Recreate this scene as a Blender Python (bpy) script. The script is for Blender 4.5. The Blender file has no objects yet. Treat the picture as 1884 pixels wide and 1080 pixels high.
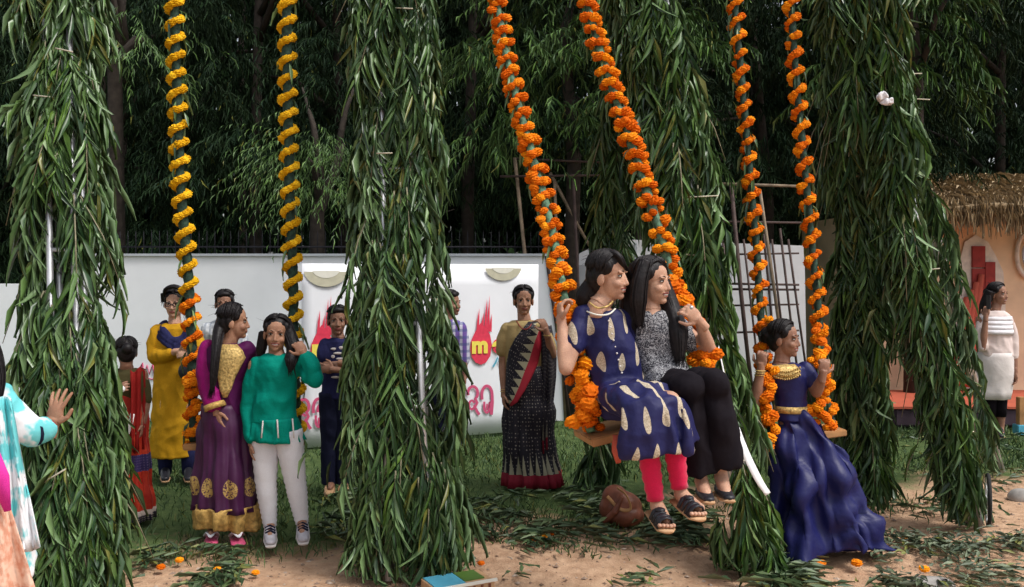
import bpy, bmesh, math, random
import numpy as np
from mathutils import Vector as V, Matrix, noise as mnoise

random.seed(7)
rng = np.random.default_rng(7)
S = bpy.context.scene
COL = S.collection
R = math.radians

# ------------------------------------------------------------------ camera, world, sun, exposure
F = 1674.0            # focal length in photo pixels (photo is 1884 wide)
CH = 1.7              # eye height
cam_d = bpy.data.cameras.new('camera')
cam_d.lens = F * 36 / 1884
cam_d.sensor_width = 36
cam_d.shift_y = -40 / 1884
cam_d.clip_end = 500
cam = bpy.data.objects.new('camera', cam_d)
cam.location = (0, 0, CH)
cam.rotation_euler = (R(90), 0, 0)
COL.objects.link(cam)
S.camera = cam

SUN_EL, SUN_AZ = R(58), R(62)      # azimuth: to the right of the camera, behind it
world = bpy.data.worlds.new('World')
S.world = world
world.use_nodes = True
wn = world.node_tree.nodes
wl = world.node_tree.links
sky = wn.new('ShaderNodeTexSky')
sky.sky_type = 'NISHITA'
sky.sun_disc = False
sky.sun_elevation = SUN_EL
sky.sun_rotation = math.pi - SUN_AZ
sky.air_density = 1.0
sky.dust_density = 4.0
hsv = wn.new('ShaderNodeHueSaturation')
hsv.inputs['Saturation'].default_value = 0.35
wl.new(sky.outputs[0], hsv.inputs['Color'])
wl.new(hsv.outputs[0], wn['Background'].inputs[0])
wn['Background'].inputs[1].default_value = 0.125
sd = bpy.data.lights.new('sun', 'SUN')
sd.energy = 1.5
sd.angle = R(14)
sd.color = (1.0, 0.96, 0.9)
sun = bpy.data.objects.new('sun', sd)
sdir = V((math.sin(SUN_AZ) * math.cos(SUN_EL), -math.cos(SUN_AZ) * math.cos(SUN_EL), math.sin(SUN_EL)))
sun.rotation_euler = sdir.to_track_quat('Z', 'Y').to_euler()
sun.location = sdir * 30
COL.objects.link(sun)
S.view_settings.view_transform = 'Standard'
S.view_settings.look = 'None'
S.view_settings.gamma = 1
S.view_settings.exposure = 0.6
S.view_settings.use_curve_mapping = False
S.cycles.max_bounces = 6
S.cycles.diffuse_bounces = 3
S.cycles.glossy_bounces = 2
S.cycles.transmission_bounces = 2


def P(x, y, d):
    """the point of the place that lies at photo pixel (x, y), d metres in front of the camera"""
    return V(((x - 942) * d / F, d, CH - (y - 500) * d / F))


# ------------------------------------------------------------------ materials
def new_mat(name):
    m = bpy.data.materials.new(name)
    m.use_nodes = True
    nt = m.node_tree
    return m, nt, nt.nodes['Principled BSDF']


def N(nt, typ, **kw):
    n = nt.nodes.new(typ)
    for k, v in kw.items():
        setattr(n, k, v)
    return n


def math_node(nt, op, a, b=None):
    n = N(nt, 'ShaderNodeMath', operation=op)
    for i, s in enumerate((a, b)):
        if s is None:
            continue
        if isinstance(s, (int, float)):
            n.inputs[i].default_value = s
        else:
            nt.links.new(s, n.inputs[i])
    return n.outputs[0]


def mix(nt, fac, a, b):
    n = N(nt, 'ShaderNodeMix', data_type='RGBA')
    for s, k in ((fac, 0), (a, 6), (b, 7)):
        if hasattr(s, 'links') or hasattr(s, 'is_linked'):
            nt.links.new(s, n.inputs[k])
        elif k == 0:
            n.inputs[0].default_value = s
        else:
            n.inputs[k].default_value = (*s, 1)
    return n.outputs[2]


def coords(nt, which='Object', scale=(1, 1, 1)):
    tc = N(nt, 'ShaderNodeTexCoord')
    mp = N(nt, 'ShaderNodeMapping')
    mp.inputs['Scale'].default_value = scale
    nt.links.new(tc.outputs[which], mp.inputs[0])
    return mp.outputs[0]


def noise_tex(nt, vec, scale, detail=3):
    n = N(nt, 'ShaderNodeTexNoise')
    n.inputs['Scale'].default_value = scale
    n.inputs['Detail'].default_value = detail
    nt.links.new(vec, n.inputs['Vector'])
    return n.outputs[0]


def ramp(nt, fac, lo, hi):
    n = N(nt, 'ShaderNodeMapRange')
    n.inputs[1].default_value = lo
    n.inputs[2].default_value = hi
    nt.links.new(fac, n.inputs[0])
    return n.outputs[0]


def bump(nt, b, h, strength=0.3, dist=0.01):
    n = N(nt, 'ShaderNodeBump')
    n.inputs['Strength'].default_value = strength
    n.inputs['Distance'].default_value = dist
    nt.links.new(h, n.inputs['Height'])
    nt.links.new(n.outputs[0], b.inputs['Normal'])


def skin_mat(name, c):
    m, nt, b = new_mat(name)
    v = coords(nt)
    big = noise_tex(nt, v, 11, 3)
    fine = noise_tex(nt, v, 160, 3)
    k = math_node(nt, 'ADD', math_node(nt, 'MULTIPLY', big, .7), math_node(nt, 'MULTIPLY', fine, .3))
    lo = (c[0] * .78, c[1] * .70, c[2] * .68)
    hi = (min(1, c[0] * 1.18), c[1] * 1.18, c[2] * 1.15)
    nt.links.new(mix(nt, ramp(nt, k, .35, .65), lo, hi), b.inputs['Base Color'])
    nt.links.new(ramp(nt, fine, -.4, 1.2), b.inputs['Roughness'])
    b.inputs['Specular IOR Level'].default_value = .35
    b.inputs['Subsurface Weight'].default_value = .12
    b.inputs['Subsurface Radius'].default_value = (.012, .005, .003)
    bump(nt, b, fine, .25, .004)
    return m


def simple(name, c, rough=0.7, metal=0.0, var=0.2, nscale=30, bmp=0.15, spec=0.3):
    m, nt, b = new_mat(name)
    v = coords(nt)
    n = noise_tex(nt, v, nscale, 4)
    lo = [x * (1 - var) for x in c]
    hi = [min(1, x * (1 + var)) for x in c]
    nt.links.new(mix(nt, ramp(nt, n, 0.3, 0.7), lo, hi), b.inputs['Base Color'])
    b.inputs['Roughness'].default_value = rough
    b.inputs['Metallic'].default_value = metal
    b.inputs['Specular IOR Level'].default_value = spec
    if bmp:
        bump(nt, b, n, bmp, 0.01)
    return m


def cloth(name, c, rough=0.8, var=0.12, sheen=0.0, wrinkle=0.5):
    m, nt, b = new_mat(name)
    v = coords(nt)
    big = noise_tex(nt, v, 9, 3)
    fine = noise_tex(nt, v, 220, 2)
    nt.links.new(mix(nt, ramp(nt, fine, 0.3, 0.7), [x * (1 - var) for x in c], [min(1, x * (1 + var)) for x in c]), b.inputs['Base Color'])
    b.inputs['Roughness'].default_value = rough
    b.inputs['Specular IOR Level'].default_value = 0.1
    b.inputs['Sheen Weight'].default_value = sheen
    bump(nt, b, big, wrinkle, 0.02)
    return m


def leaf_mat(name, dark, light, back=None, rough=0.42, yellow=0.06, spec=0.5):
    m, nt, b = new_mat(name)
    g = N(nt, 'ShaderNodeNewGeometry')
    oi = N(nt, 'ShaderNodeObjectInfo')
    r = math_node(nt, 'FRACT', math_node(nt, 'ADD', g.outputs['Random Per Island'], oi.outputs['Random']))
    c = mix(nt, math_node(nt, 'POWER', r, 1.8), dark, light)
    y = math_node(nt, 'GREATER_THAN', math_node(nt, 'FRACT', math_node(nt, 'MULTIPLY', r, 37.0)), 1 - yellow)
    c = mix(nt, y, c, (0.16, 0.17, 0.035))
    if back:
        c = mix(nt, math_node(nt, 'MULTIPLY', g.outputs['Backfacing'], 0.7), c, back)
    nt.links.new(c, b.inputs['Base Color'])
    b.inputs['Roughness'].default_value = rough
    b.inputs['Specular IOR Level'].default_value = spec
    return m


M = {}
M['leaf'] = leaf_mat('mango leaf', (0.024, 0.062, 0.023), (0.145, 0.255, 0.08), (0.16, 0.25, 0.11), .36)
M['leaf_pale'] = leaf_mat('young leaf', (0.04, 0.10, 0.02), (0.13, 0.24, 0.04), (0.10, 0.18, 0.06))
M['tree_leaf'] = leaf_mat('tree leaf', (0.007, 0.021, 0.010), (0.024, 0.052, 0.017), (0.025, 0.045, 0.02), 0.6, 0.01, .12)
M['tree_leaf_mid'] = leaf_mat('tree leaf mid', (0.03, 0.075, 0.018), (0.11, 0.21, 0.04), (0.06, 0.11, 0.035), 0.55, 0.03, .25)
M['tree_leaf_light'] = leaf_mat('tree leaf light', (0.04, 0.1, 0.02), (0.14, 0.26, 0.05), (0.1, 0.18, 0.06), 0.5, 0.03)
M['litter'] = leaf_mat('fallen leaf', (0.03, 0.065, 0.024), (0.11, 0.16, 0.06), (0.13, 0.17, 0.10), 0.5, 0.1)
M['dull_leaf'] = leaf_mat('drying leaf', (0.05, 0.07, 0.04), (0.16, 0.2, 0.11), (0.2, 0.23, 0.16), 0.55, 0.06)
M['grass'] = leaf_mat('grass blade', (0.04, 0.085, 0.025), (0.11, 0.185, 0.055), None, 0.6, 0.08)
M['bark'] = simple('bark', (0.04, 0.032, 0.026), 0.9, var=0.4, nscale=14, bmp=0.6)
M['twig'] = simple('twig', (0.22, 0.2, 0.13), 0.7, var=0.3)
M['pale_twig'] = simple('stripped twig', (0.5, 0.46, 0.36), 0.7, var=0.2)
M['steel'] = simple('galvanised pipe', (0.62, 0.63, 0.65), 0.35, 0.6, var=0.15, nscale=12)
M['bamboo'] = simple('bamboo', (0.2, 0.15, 0.1), 0.6, var=0.4, nscale=10)
M['dark_bamboo'] = simple('dark stick', (0.07, 0.045, 0.04), 0.7, var=0.4, nscale=10)
M['orange'] = leaf_mat('orange marigold', (0.62, 0.12, 0.003), (0.92, 0.33, 0.01), None, 0.75, 0.0)
M['yellow'] = leaf_mat('yellow marigold', (0.66, 0.35, 0.006), (0.90, 0.54, 0.02), None, 0.75, 0.0)
for k in ('orange', 'yellow'):
    M[k].node_tree.nodes['Principled BSDF'].inputs['Specular IOR Level'].default_value = 0.1
M['rope'] = simple('leafy dark rope', (0.02, 0.05, 0.035), 0.7, var=0.6, nscale=40, bmp=0.5)
M['rope_pale'] = simple('green wrapped rope', (0.07, 0.15, 0.09), 0.65, var=0.9, nscale=26, bmp=0.5)
M['wood'] = simple('plank wood', (0.42, 0.22, 0.09), 0.6, var=0.25, nscale=8)
M['white_wall'] = simple('lime washed wall', (0.83, 0.85, 0.88), 0.85, var=0.05, nscale=2.0, bmp=0.05)
M['banner'] = simple('vinyl banner', (0.85, 0.87, 0.92), 0.5, var=0.025, nscale=3, bmp=0.04)
M['grey_panel'] = simple('grey sheet', (0.46, 0.49, 0.53), 0.6, var=0.08, nscale=3, bmp=0.05)
M['tent'] = simple('white tent cloth', (0.72, 0.73, 0.75), 0.8, var=0.07, nscale=4, bmp=0.1)
M['iron'] = simple('black iron', (0.02, 0.02, 0.025), 0.5, 0.3)
M['red_print'] = simple('red print', (0.75, 0.05, 0.10), 0.5, var=0.1, bmp=0)
M['pink_print'] = simple('pink red print', (0.62, 0.09, 0.2), 0.5, var=0.1, bmp=0)
M['yellow_print'] = simple('yellow print', (0.9, 0.75, 0.12), 0.5, var=0.05, bmp=0)
M['teal_print'] = simple('teal print', (0.1, 0.4, 0.55), 0.5, var=0.05, bmp=0)
M['beige_print'] = simple('beige print', (0.55, 0.53, 0.40), 0.5, var=0.08, nscale=20, bmp=0)
M['cream_print'] = simple('cream print', (0.78, 0.77, 0.68), 0.5, var=0.04, bmp=0)
M['hair'] = simple('black hair', (0.009, 0.007, 0.008), 0.5, var=0.5, nscale=60, bmp=0.3, spec=0.25)
M['skin_a'] = skin_mat('brown skin', (0.36, 0.195, 0.125))
M['skin_b'] = skin_mat('light brown skin', (0.50, 0.30, 0.21))
M['skin_c'] = skin_mat('dark brown skin', (0.28, 0.15, 0.10))
M['lip'] = simple('lips', (0.26, 0.085, 0.07), 0.4, var=0.05, bmp=0)
M['eye_white'] = simple('eye white', (0.42, 0.39, 0.36), 0.3, var=0.02, bmp=0)
M['iris'] = simple('dark iris', (0.012, 0.008, 0.006), 0.2, var=0.1, bmp=0)
M['teeth'] = simple('teeth', (0.62, 0.59, 0.54), 0.3, var=0.02, bmp=0)
M['gold'] = simple('gold thread', (0.52, 0.36, 0.13), 0.5, 0.35, var=0.5, nscale=70, bmp=0.5)
M['gold_cloth'] = simple('gold brocade', (0.48, 0.30, 0.09), 0.6, 0.15, var=0.4, nscale=45, bmp=0.4)
M['shoe_black'] = simple('black shoe', (0.02, 0.02, 0.026), 0.4, var=0.2)
M['sole'] = simple('tan sole', (0.5, 0.3, 0.16), 0.6, var=0.15)
M['white_plastic'] = simple('white plastic', (0.75, 0.76, 0.78), 0.5, var=0.05, bmp=0.1)
M['bag'] = simple('brown leather', (0.17, 0.055, 0.03), 0.45, var=0.35, nscale=16, bmp=0.5)
M['tyre'] = simple('tyre rubber', (0.02, 0.02, 0.02), 0.8)
M['stone'] = simple('grey stone', (0.33, 0.31, 0.29), 0.9, var=0.3, nscale=12, bmp=0.5)
M['peach'] = simple('peach mud wall', (0.80, 0.60, 0.40), 0.9, var=0.14, nscale=3, bmp=0.25)
M['ochre'] = simple('orange mud wall', (0.72, 0.42, 0.25), 0.9, var=0.2, nscale=3, bmp=0.25)
M['porch_red'] = simple('red oxide floor', (0.45, 0.10, 0.055), 0.7, var=0.12, nscale=4, bmp=0.1)
M['porch_side'] = simple('dark plinth', (0.045, 0.028, 0.04), 0.8, var=0.3, nscale=5, bmp=0.2)
M['door_red'] = simple('red painted frame', (0.30, 0.035, 0.03), 0.6, var=0.2, nscale=10)
M['drape'] = cloth('red drape', (0.55, 0.12, 0.08))
M['chalk'] = simple('white rice paint', (0.72, 0.66, 0.58), 0.9, var=0.15, nscale=14)
M['straw'] = leaf_mat('thatch straw', (0.30, 0.22, 0.13), (0.60, 0.47, 0.29), None, 0.9, 0.0)
M['thatch'] = simple('thatch', (0.30, 0.22, 0.13), 0.95, var=0.4, nscale=30, bmp=0.6)


def ground_material():
    m, nt, b = new_mat('earth and grass')
    v = coords(nt)
    n1 = noise_tex(nt, v, 0.9, 6)
    n2 = noise_tex(nt, v, 14, 5)
    n3 = noise_tex(nt, v, 90, 3)
    dirt = mix(nt, ramp(nt, n2, 0.3, 0.7), (0.37, 0.225, 0.14), (0.55, 0.365, 0.24))
    dirt = mix(nt, math_node(nt, 'MULTIPLY', ramp(nt, n3, 0.55, 0.75), 0.5), dirt, (0.16, 0.09, 0.05))
    grass = mix(nt, ramp(nt, n2, 0.3, 0.7), (0.04, 0.07, 0.024), (0.09, 0.13, 0.045))
    sep = N(nt, 'ShaderNodeSeparateXYZ')
    nt.links.new(v, sep.inputs[0])
    # the trodden earth path lies near the swings; the lawn begins behind it, nearer on the left
    edge = math_node(nt, 'ADD', sep.outputs[1], math_node(nt, 'MULTIPLY', sep.outputs[0], -0.38))
    edge = math_node(nt, 'ADD', edge, math_node(nt, 'MULTIPLY', math_node(nt, 'SUBTRACT', n1, 0.5), 3.0))
    edge = math_node(nt, 'ADD', edge, math_node(nt, 'MULTIPLY', math_node(nt, 'SUBTRACT', n2, 0.5), 0.9))
    k = ramp(nt, edge, 5.9, 6.5)
    nt.links.new(mix(nt, k, dirt, grass), b.inputs['Base Color'])
    b.inputs['Roughness'].default_value = 0.95
    b.inputs['Specular IOR Level'].default_value = 0.1
    h = math_node(nt, 'ADD', n2, math_node(nt, 'MULTIPLY', n3, 0.4))
    bump(nt, b, h, 0.6, 0.03)
    return m


M['ground'] = ground_material()


# ------------------------------------------------------------------ object helpers
def tag(o, label, cat, group=None):
    o['label'] = label
    o['category'] = cat
    if group:
        o['group'] = group
    return o


def thing(name, label, cat, loc=(0, 0, 0), group=None):
    o = bpy.data.objects.new(name, None)
    o.location = loc
    o.empty_display_size = 0.1
    COL.objects.link(o)
    return tag(o, label, cat, group)


def absloc(o):
    p = V((0, 0, 0))
    while o is not None:
        p += o.location
        o = o.parent
    return p


def link(name, me, mat=None, parent=None, world_verts=True):
    """link a mesh given in world coordinates under parent (whose chain has only translations)"""
    if mat is not None:
        me.materials.clear()
        for mm in (mat if isinstance(mat, (list, tuple)) else (mat,)):
            me.materials.append(mm)
    me.name = name
    o = bpy.data.objects.new(name, me)
    COL.objects.link(o)
    if parent is not None:
        o.parent = parent
        if world_verts:
            me.transform(Matrix.Translation(-absloc(parent)))
    return o


def np_mesh(name, verts, faces, smooth=True):
    """fast mesh from numpy arrays; faces (n, k) all of one size"""
    me = bpy.data.meshes.new(name)
    n, k = faces.shape
    me.vertices.add(len(verts))
    me.vertices.foreach_set('co', np.asarray(verts, dtype=np.float32).ravel())
    me.loops.add(n * k)
    me.loops.foreach_set('vertex_index', faces.astype(np.int32).ravel())
    me.polygons.add(n)
    me.polygons.foreach_set('loop_start', np.arange(0, n * k, k, dtype=np.int32))
    me.polygons.foreach_set('loop_total', np.full(n, k, dtype=np.int32))
    me.polygons.foreach_set('use_smooth', np.full(n, smooth, dtype=bool))
    me.update(calc_edges=True)
    return me


class G:
    """collects closed solids in world coordinates"""
    def __init__(self):
        self.v = []
        self.f = []

    def add(self, vs, fs):
        o = len(self.v)
        self.v += [tuple(x) for x in vs]
        self.f += [tuple(i + o for i in f) for f in fs]
        return self

    def ell(self, c, r, rot=None, nu=14, nv=9):
        c = V(c)
        if isinstance(r, (int, float)):
            r = (r, r, r)
        rot = rot or Matrix.Identity(3)
        vs = [c + rot @ V((0, 0, r[2]))]
        for j in range(1, nv):
            t = math.pi * j / nv
            for i in range(nu):
                a = 2 * math.pi * i / nu
                vs.append(c + rot @ V((r[0] * math.sin(t) * math.cos(a), r[1] * math.sin(t) * math.sin(a), r[2] * math.cos(t))))
        vs.append(c + rot @ V((0, 0, -r[2])))
        fs = [(0, 1 + i, 1 + (i + 1) % nu) for i in range(nu)]
        for j in range(nv - 2):
            for i in range(nu):
                a, b2 = 1 + j * nu + i, 1 + j * nu + (i + 1) % nu
                fs.append((a, a + nu, b2 + nu, b2))
        L = len(vs) - 1
        o = 1 + (nv - 2) * nu
        fs += [(L, o + (i + 1) % nu, o + i) for i in range(nu)]
        return self.add(vs, fs)

    def tube(self, pts, rad, n=12, ref=None, joints=False):
        """tapered tube; rad entries may be (side, depth) pairs"""
        pts = [V(p) for p in pts]
        rad = [(r, r) if isinstance(r, (int, float)) else r for r in rad]
        vs, fs = [], []
        u = None
        for k, p in enumerate(pts):
            t = (pts[min(k + 1, len(pts) - 1)] - pts[max(k - 1, 0)])
            t = t.normalized() if t.length > 1e-9 else V((0, 0, 1))
            if u is None:
                rf = V(ref) if ref else (V((1, 0, 0)) if abs(t.x) < 0.9 else V((0, 1, 0)))
                u = (rf - t * rf.dot(t)).normalized()
            else:
                u = (u - t * u.dot(t)).normalized()
            w = t.cross(u)
            for i in range(n):
                a = 2 * math.pi * i / n
                vs.append(p + u * (rad[k][0] * math.cos(a)) + w * (rad[k][1] * math.sin(a)))
        for k in range(len(pts) - 1):
            for i in range(n):
                a, b2 = k * n + i, k * n + (i + 1) % n
                fs.append((a, b2, b2 + n, a + n))
        vs += [pts[0], pts[-1]]
        c0, c1 = len(vs) - 2, len(vs) - 1
        o = (len(pts) - 1) * n
        fs += [(c0, (i + 1) % n, i) for i in range(n)] + [(c1, o + i, o + (i + 1) % n) for i in range(n)]
        self.add(vs, fs)
        if joints:
            for p, r in zip(pts, rad):
                self.ell(p, max(r) * 0.98, nu=10, nv=7)
        return self

    def box(self, c, h, rot=None):
        c = V(c)
        rot = rot or Matrix.Identity(3)
        vs = [c + rot @ V((sx * h[0], sy * h[1], sz * h[2])) for sx in (-1, 1) for sy in (-1, 1) for sz in (-1, 1)]
        return self.add(vs, [(0, 1, 3, 2), (4, 6, 7, 5), (0, 4, 5, 1), (2, 3, 7, 6), (0, 2, 6, 4), (1, 5, 7, 3)])

    def rings(self, rs, n=40, fold=None):
        """closed loft of horizontal rings (centre, rx, ry)"""
        vs, fs = [], []
        L = len(rs)
        for k, (c, rx, ry) in enumerate(rs):
            for i in range(n):
                a = 2 * math.pi * i / n
                s = 1 + (fold(a, k / (L - 1)) if fold else 0)
                vs.append(V(c) + V((rx * s * math.cos(a), ry * s * math.sin(a), 0)))
        for k in range(L - 1):
            for i in range(n):
                a, b2 = k * n + i, k * n + (i + 1) % n
                fs.append((a, a + n, b2 + n, b2))
        vs += [V(rs[0][0]), V(rs[-1][0])]
        c0, c1 = len(vs) - 2, len(vs) - 1
        o = (L - 1) * n
        fs += [(c0, i, (i + 1) % n) for i in range(n)] + [(c1, o + (i + 1) % n, o + i) for i in range(n)]
        return self.add(vs, fs)

    def mesh(self, name='mesh', smooth=True):
        me = bpy.data.meshes.new(name)
        me.from_pydata(self.v, [], self.f)
        me.polygons.foreach_set('use_smooth', np.full(len(me.polygons), smooth, dtype=bool))
        me.update()
        return me

    def fuse(self, voxel=0.008, smooth=3, name='mesh'):
        """one continuous surface out of the overlapping solids"""
        o = bpy.data.objects.new('temporary', self.mesh())
        COL.objects.link(o)
        r = o.modifiers.new('r', 'REMESH')
        r.mode = 'VOXEL'
        r.voxel_size = voxel
        r.use_smooth_shade = True
        if smooth:
            s = o.modifiers.new('s', 'SMOOTH')
            s.factor = 0.5
            s.iterations = smooth
        dg = bpy.context.evaluated_depsgraph_get()
        me = bpy.data.meshes.new_from_object(o.evaluated_get(dg))
        old = o.data
        bpy.data.objects.remove(o)
        bpy.data.meshes.remove(old)
        me.polygons.foreach_set('use_smooth', np.full(len(me.polygons), True, dtype=bool))
        return me


def join_meshes(a, b):
    bm = bmesh.new()
    bm.from_mesh(a)
    bm.from_mesh(b)
    me = bpy.data.meshes.new('mesh')
    bm.to_mesh(me)
    bm.free()
    me.polygons.foreach_set('use_smooth', np.full(len(me.polygons), True, dtype=bool))
    return me


def box_obj(name, c, h, mat, parent=None, rot=None, bev=0.0):
    me = G().box(c, h, rot).mesh(name, False)
    if bev:
        bm = bmesh.new()
        bm.from_mesh(me)
        bmesh.ops.bevel(bm, geom=bm.edges[:], offset=bev, segments=2, affect='EDGES')
        bm.to_mesh(me)
        bm.free()
    return link(name, me, mat, parent)


def grid_surface(name, rows, mat, parent=None, thick=0.004, closed=False):
    """sheet through rows of points with UV (u across, v along) and a little thickness"""
    nr, nc = len(rows), len(rows[0])
    bm = bmesh.new()
    uvl = bm.loops.layers.uv.new('UVMap')
    vs = [[bm.verts.new(p) for p in r] for r in rows]
    for j in range(nr - 1):
        for i in range(nc if closed else nc - 1):
            i2 = (i + 1) % nc
            f = bm.faces.new((vs[j][i], vs[j][i2], vs[j + 1][i2], vs[j + 1][i]))
            f.smooth = True
            for lp, (uu, vv) in zip(f.loops, ((i, j), (i + 1, j), (i + 1, j + 1), (i, j + 1))):
                lp[uvl].uv = (uu / (nc if closed else nc - 1), vv / (nr - 1))
    me = bpy.data.meshes.new(name)
    bm.to_mesh(me)
    bm.free()
    o = link(name, me, mat, parent)
    if thick:
        s = o.modifiers.new('thickness', 'SOLIDIFY')
        s.thickness = thick
        s.offset = 0
    return o


# ------------------------------------------------------------------ leaves
def leaf_template(segs=4, droop=0.22, wave=0.03, wid=1.0):
    """unit-length lance-shaped blade along +x, width 1, folded along the midrib"""
    prof = {4: [(0, .06), (.2, .42), (.5, .5), (.78, .3), (1, .02)], 2: [(0, .08), (.42, .5), (1, .02)]}[segs]
    vs, fs = [], []
    for k, (x, w) in enumerate(prof):
        z = -droop * x * x
        e = wave * math.sin(k * 2.1)
        vs += [(x, -w * wid, z + 0.22 * w + e), (x, 0, z), (x, w * wid, z + 0.22 * w - e)]
    for k in range(len(prof) - 1):
        a = 3 * k
        fs += [(a, a + 3, a + 4, a + 1), (a + 1, a + 4, a + 5, a + 2)]
    return np.array(vs, dtype=np.float32), np.array(fs, dtype=np.int32)


LEAF = [leaf_template(4, d, w) for d, w in ((0.12, 0.02), (0.28, 0.035), (0.45, -0.03), (0.02, 0.04))]
SMALL = leaf_template(2, 0.25)


def unit(a):
    return a / np.maximum(np.linalg.norm(a, axis=-1, keepdims=True), 1e-9)


def leaf_frames(pos, d, nrm, length, width):
    """(n,3,3) scaled frames: columns are blade axis, across, normal"""
    d = unit(d)
    y = unit(np.cross(nrm, d))
    z = np.cross(d, y)
    fr = np.stack([d * length[:, None], y * width[:, None], z * length[:, None]], axis=2)
    return fr


def bake_leaves(pos, fr, tmpl, floor=None):
    tv, tf = tmpl
    n = len(pos)
    v = np.einsum('nij,tj->nti', fr, tv) + pos[:, None, :]
    if floor is not None:
        low = v[..., 2] < floor
        v[..., 2] = np.where(low, floor + rng.random(v.shape[:2]) * 0.02, v[..., 2])
    f = tf[None] + (np.arange(n) * len(tv))[:, None, None]
    return v.reshape(-1, 3), f.reshape(-1, 4)


def spray_leaves(start, tdir, out, tlen, nl, llen, lwid, gravity=0.85, spread=0.42):
    """twigs (start, direction) clothed with leaves; returns pos, frames"""
    n = len(start)
    s = (np.arange(nl) + rng.random((n, nl)) * 0.8) / nl
    t = tdir[:, None, :] * np.ones((n, nl, 1))
    sag = np.zeros_like(t)
    sag[..., 2] = -gravity * 0.35 * s ** 2
    pos = start[:, None, :] + tlen[:, None, None] * (t * s[..., None] + sag)
    side = unit(np.cross(tdir, out))
    sgn = np.where(np.arange(nl) % 2 == 0, 1.0, -1.0)[None, :, None]
    d = t * 0.6 + side[:, None, :] * sgn * spread * (0.4 + rng.random((n, nl, 1))) + out[:, None, :] * (rng.random((n, nl, 1)) * 0.4 - 0.06)
    d[..., 2] -= gravity * (0.4 + 0.9 * rng.random((n, nl)))
    nrm = out[:, None, :] + rng.normal(0, 0.45, (n, nl, 3))
    nrm[..., 2] += 0.35
    pos = pos.reshape(-1, 3)
    L = llen * (0.6 + 0.65 * rng.random(len(pos)))
    W = lwid * (0.7 + 0.6 * rng.random(len(pos))) * L / llen
    return pos, leaf_frames(pos, d.reshape(-1, 3), nrm.reshape(-1, 3), L, W)


LEAF_MESH = {}


def leaf_mesh(k, mat):
    if (k, mat) not in LEAF_MESH:
        me = np_mesh('leaf', *LEAF[k])
        me.materials.append(M[mat])
        LEAF_MESH[(k, mat)] = me
    return LEAF_MESH[(k, mat)]


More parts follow.
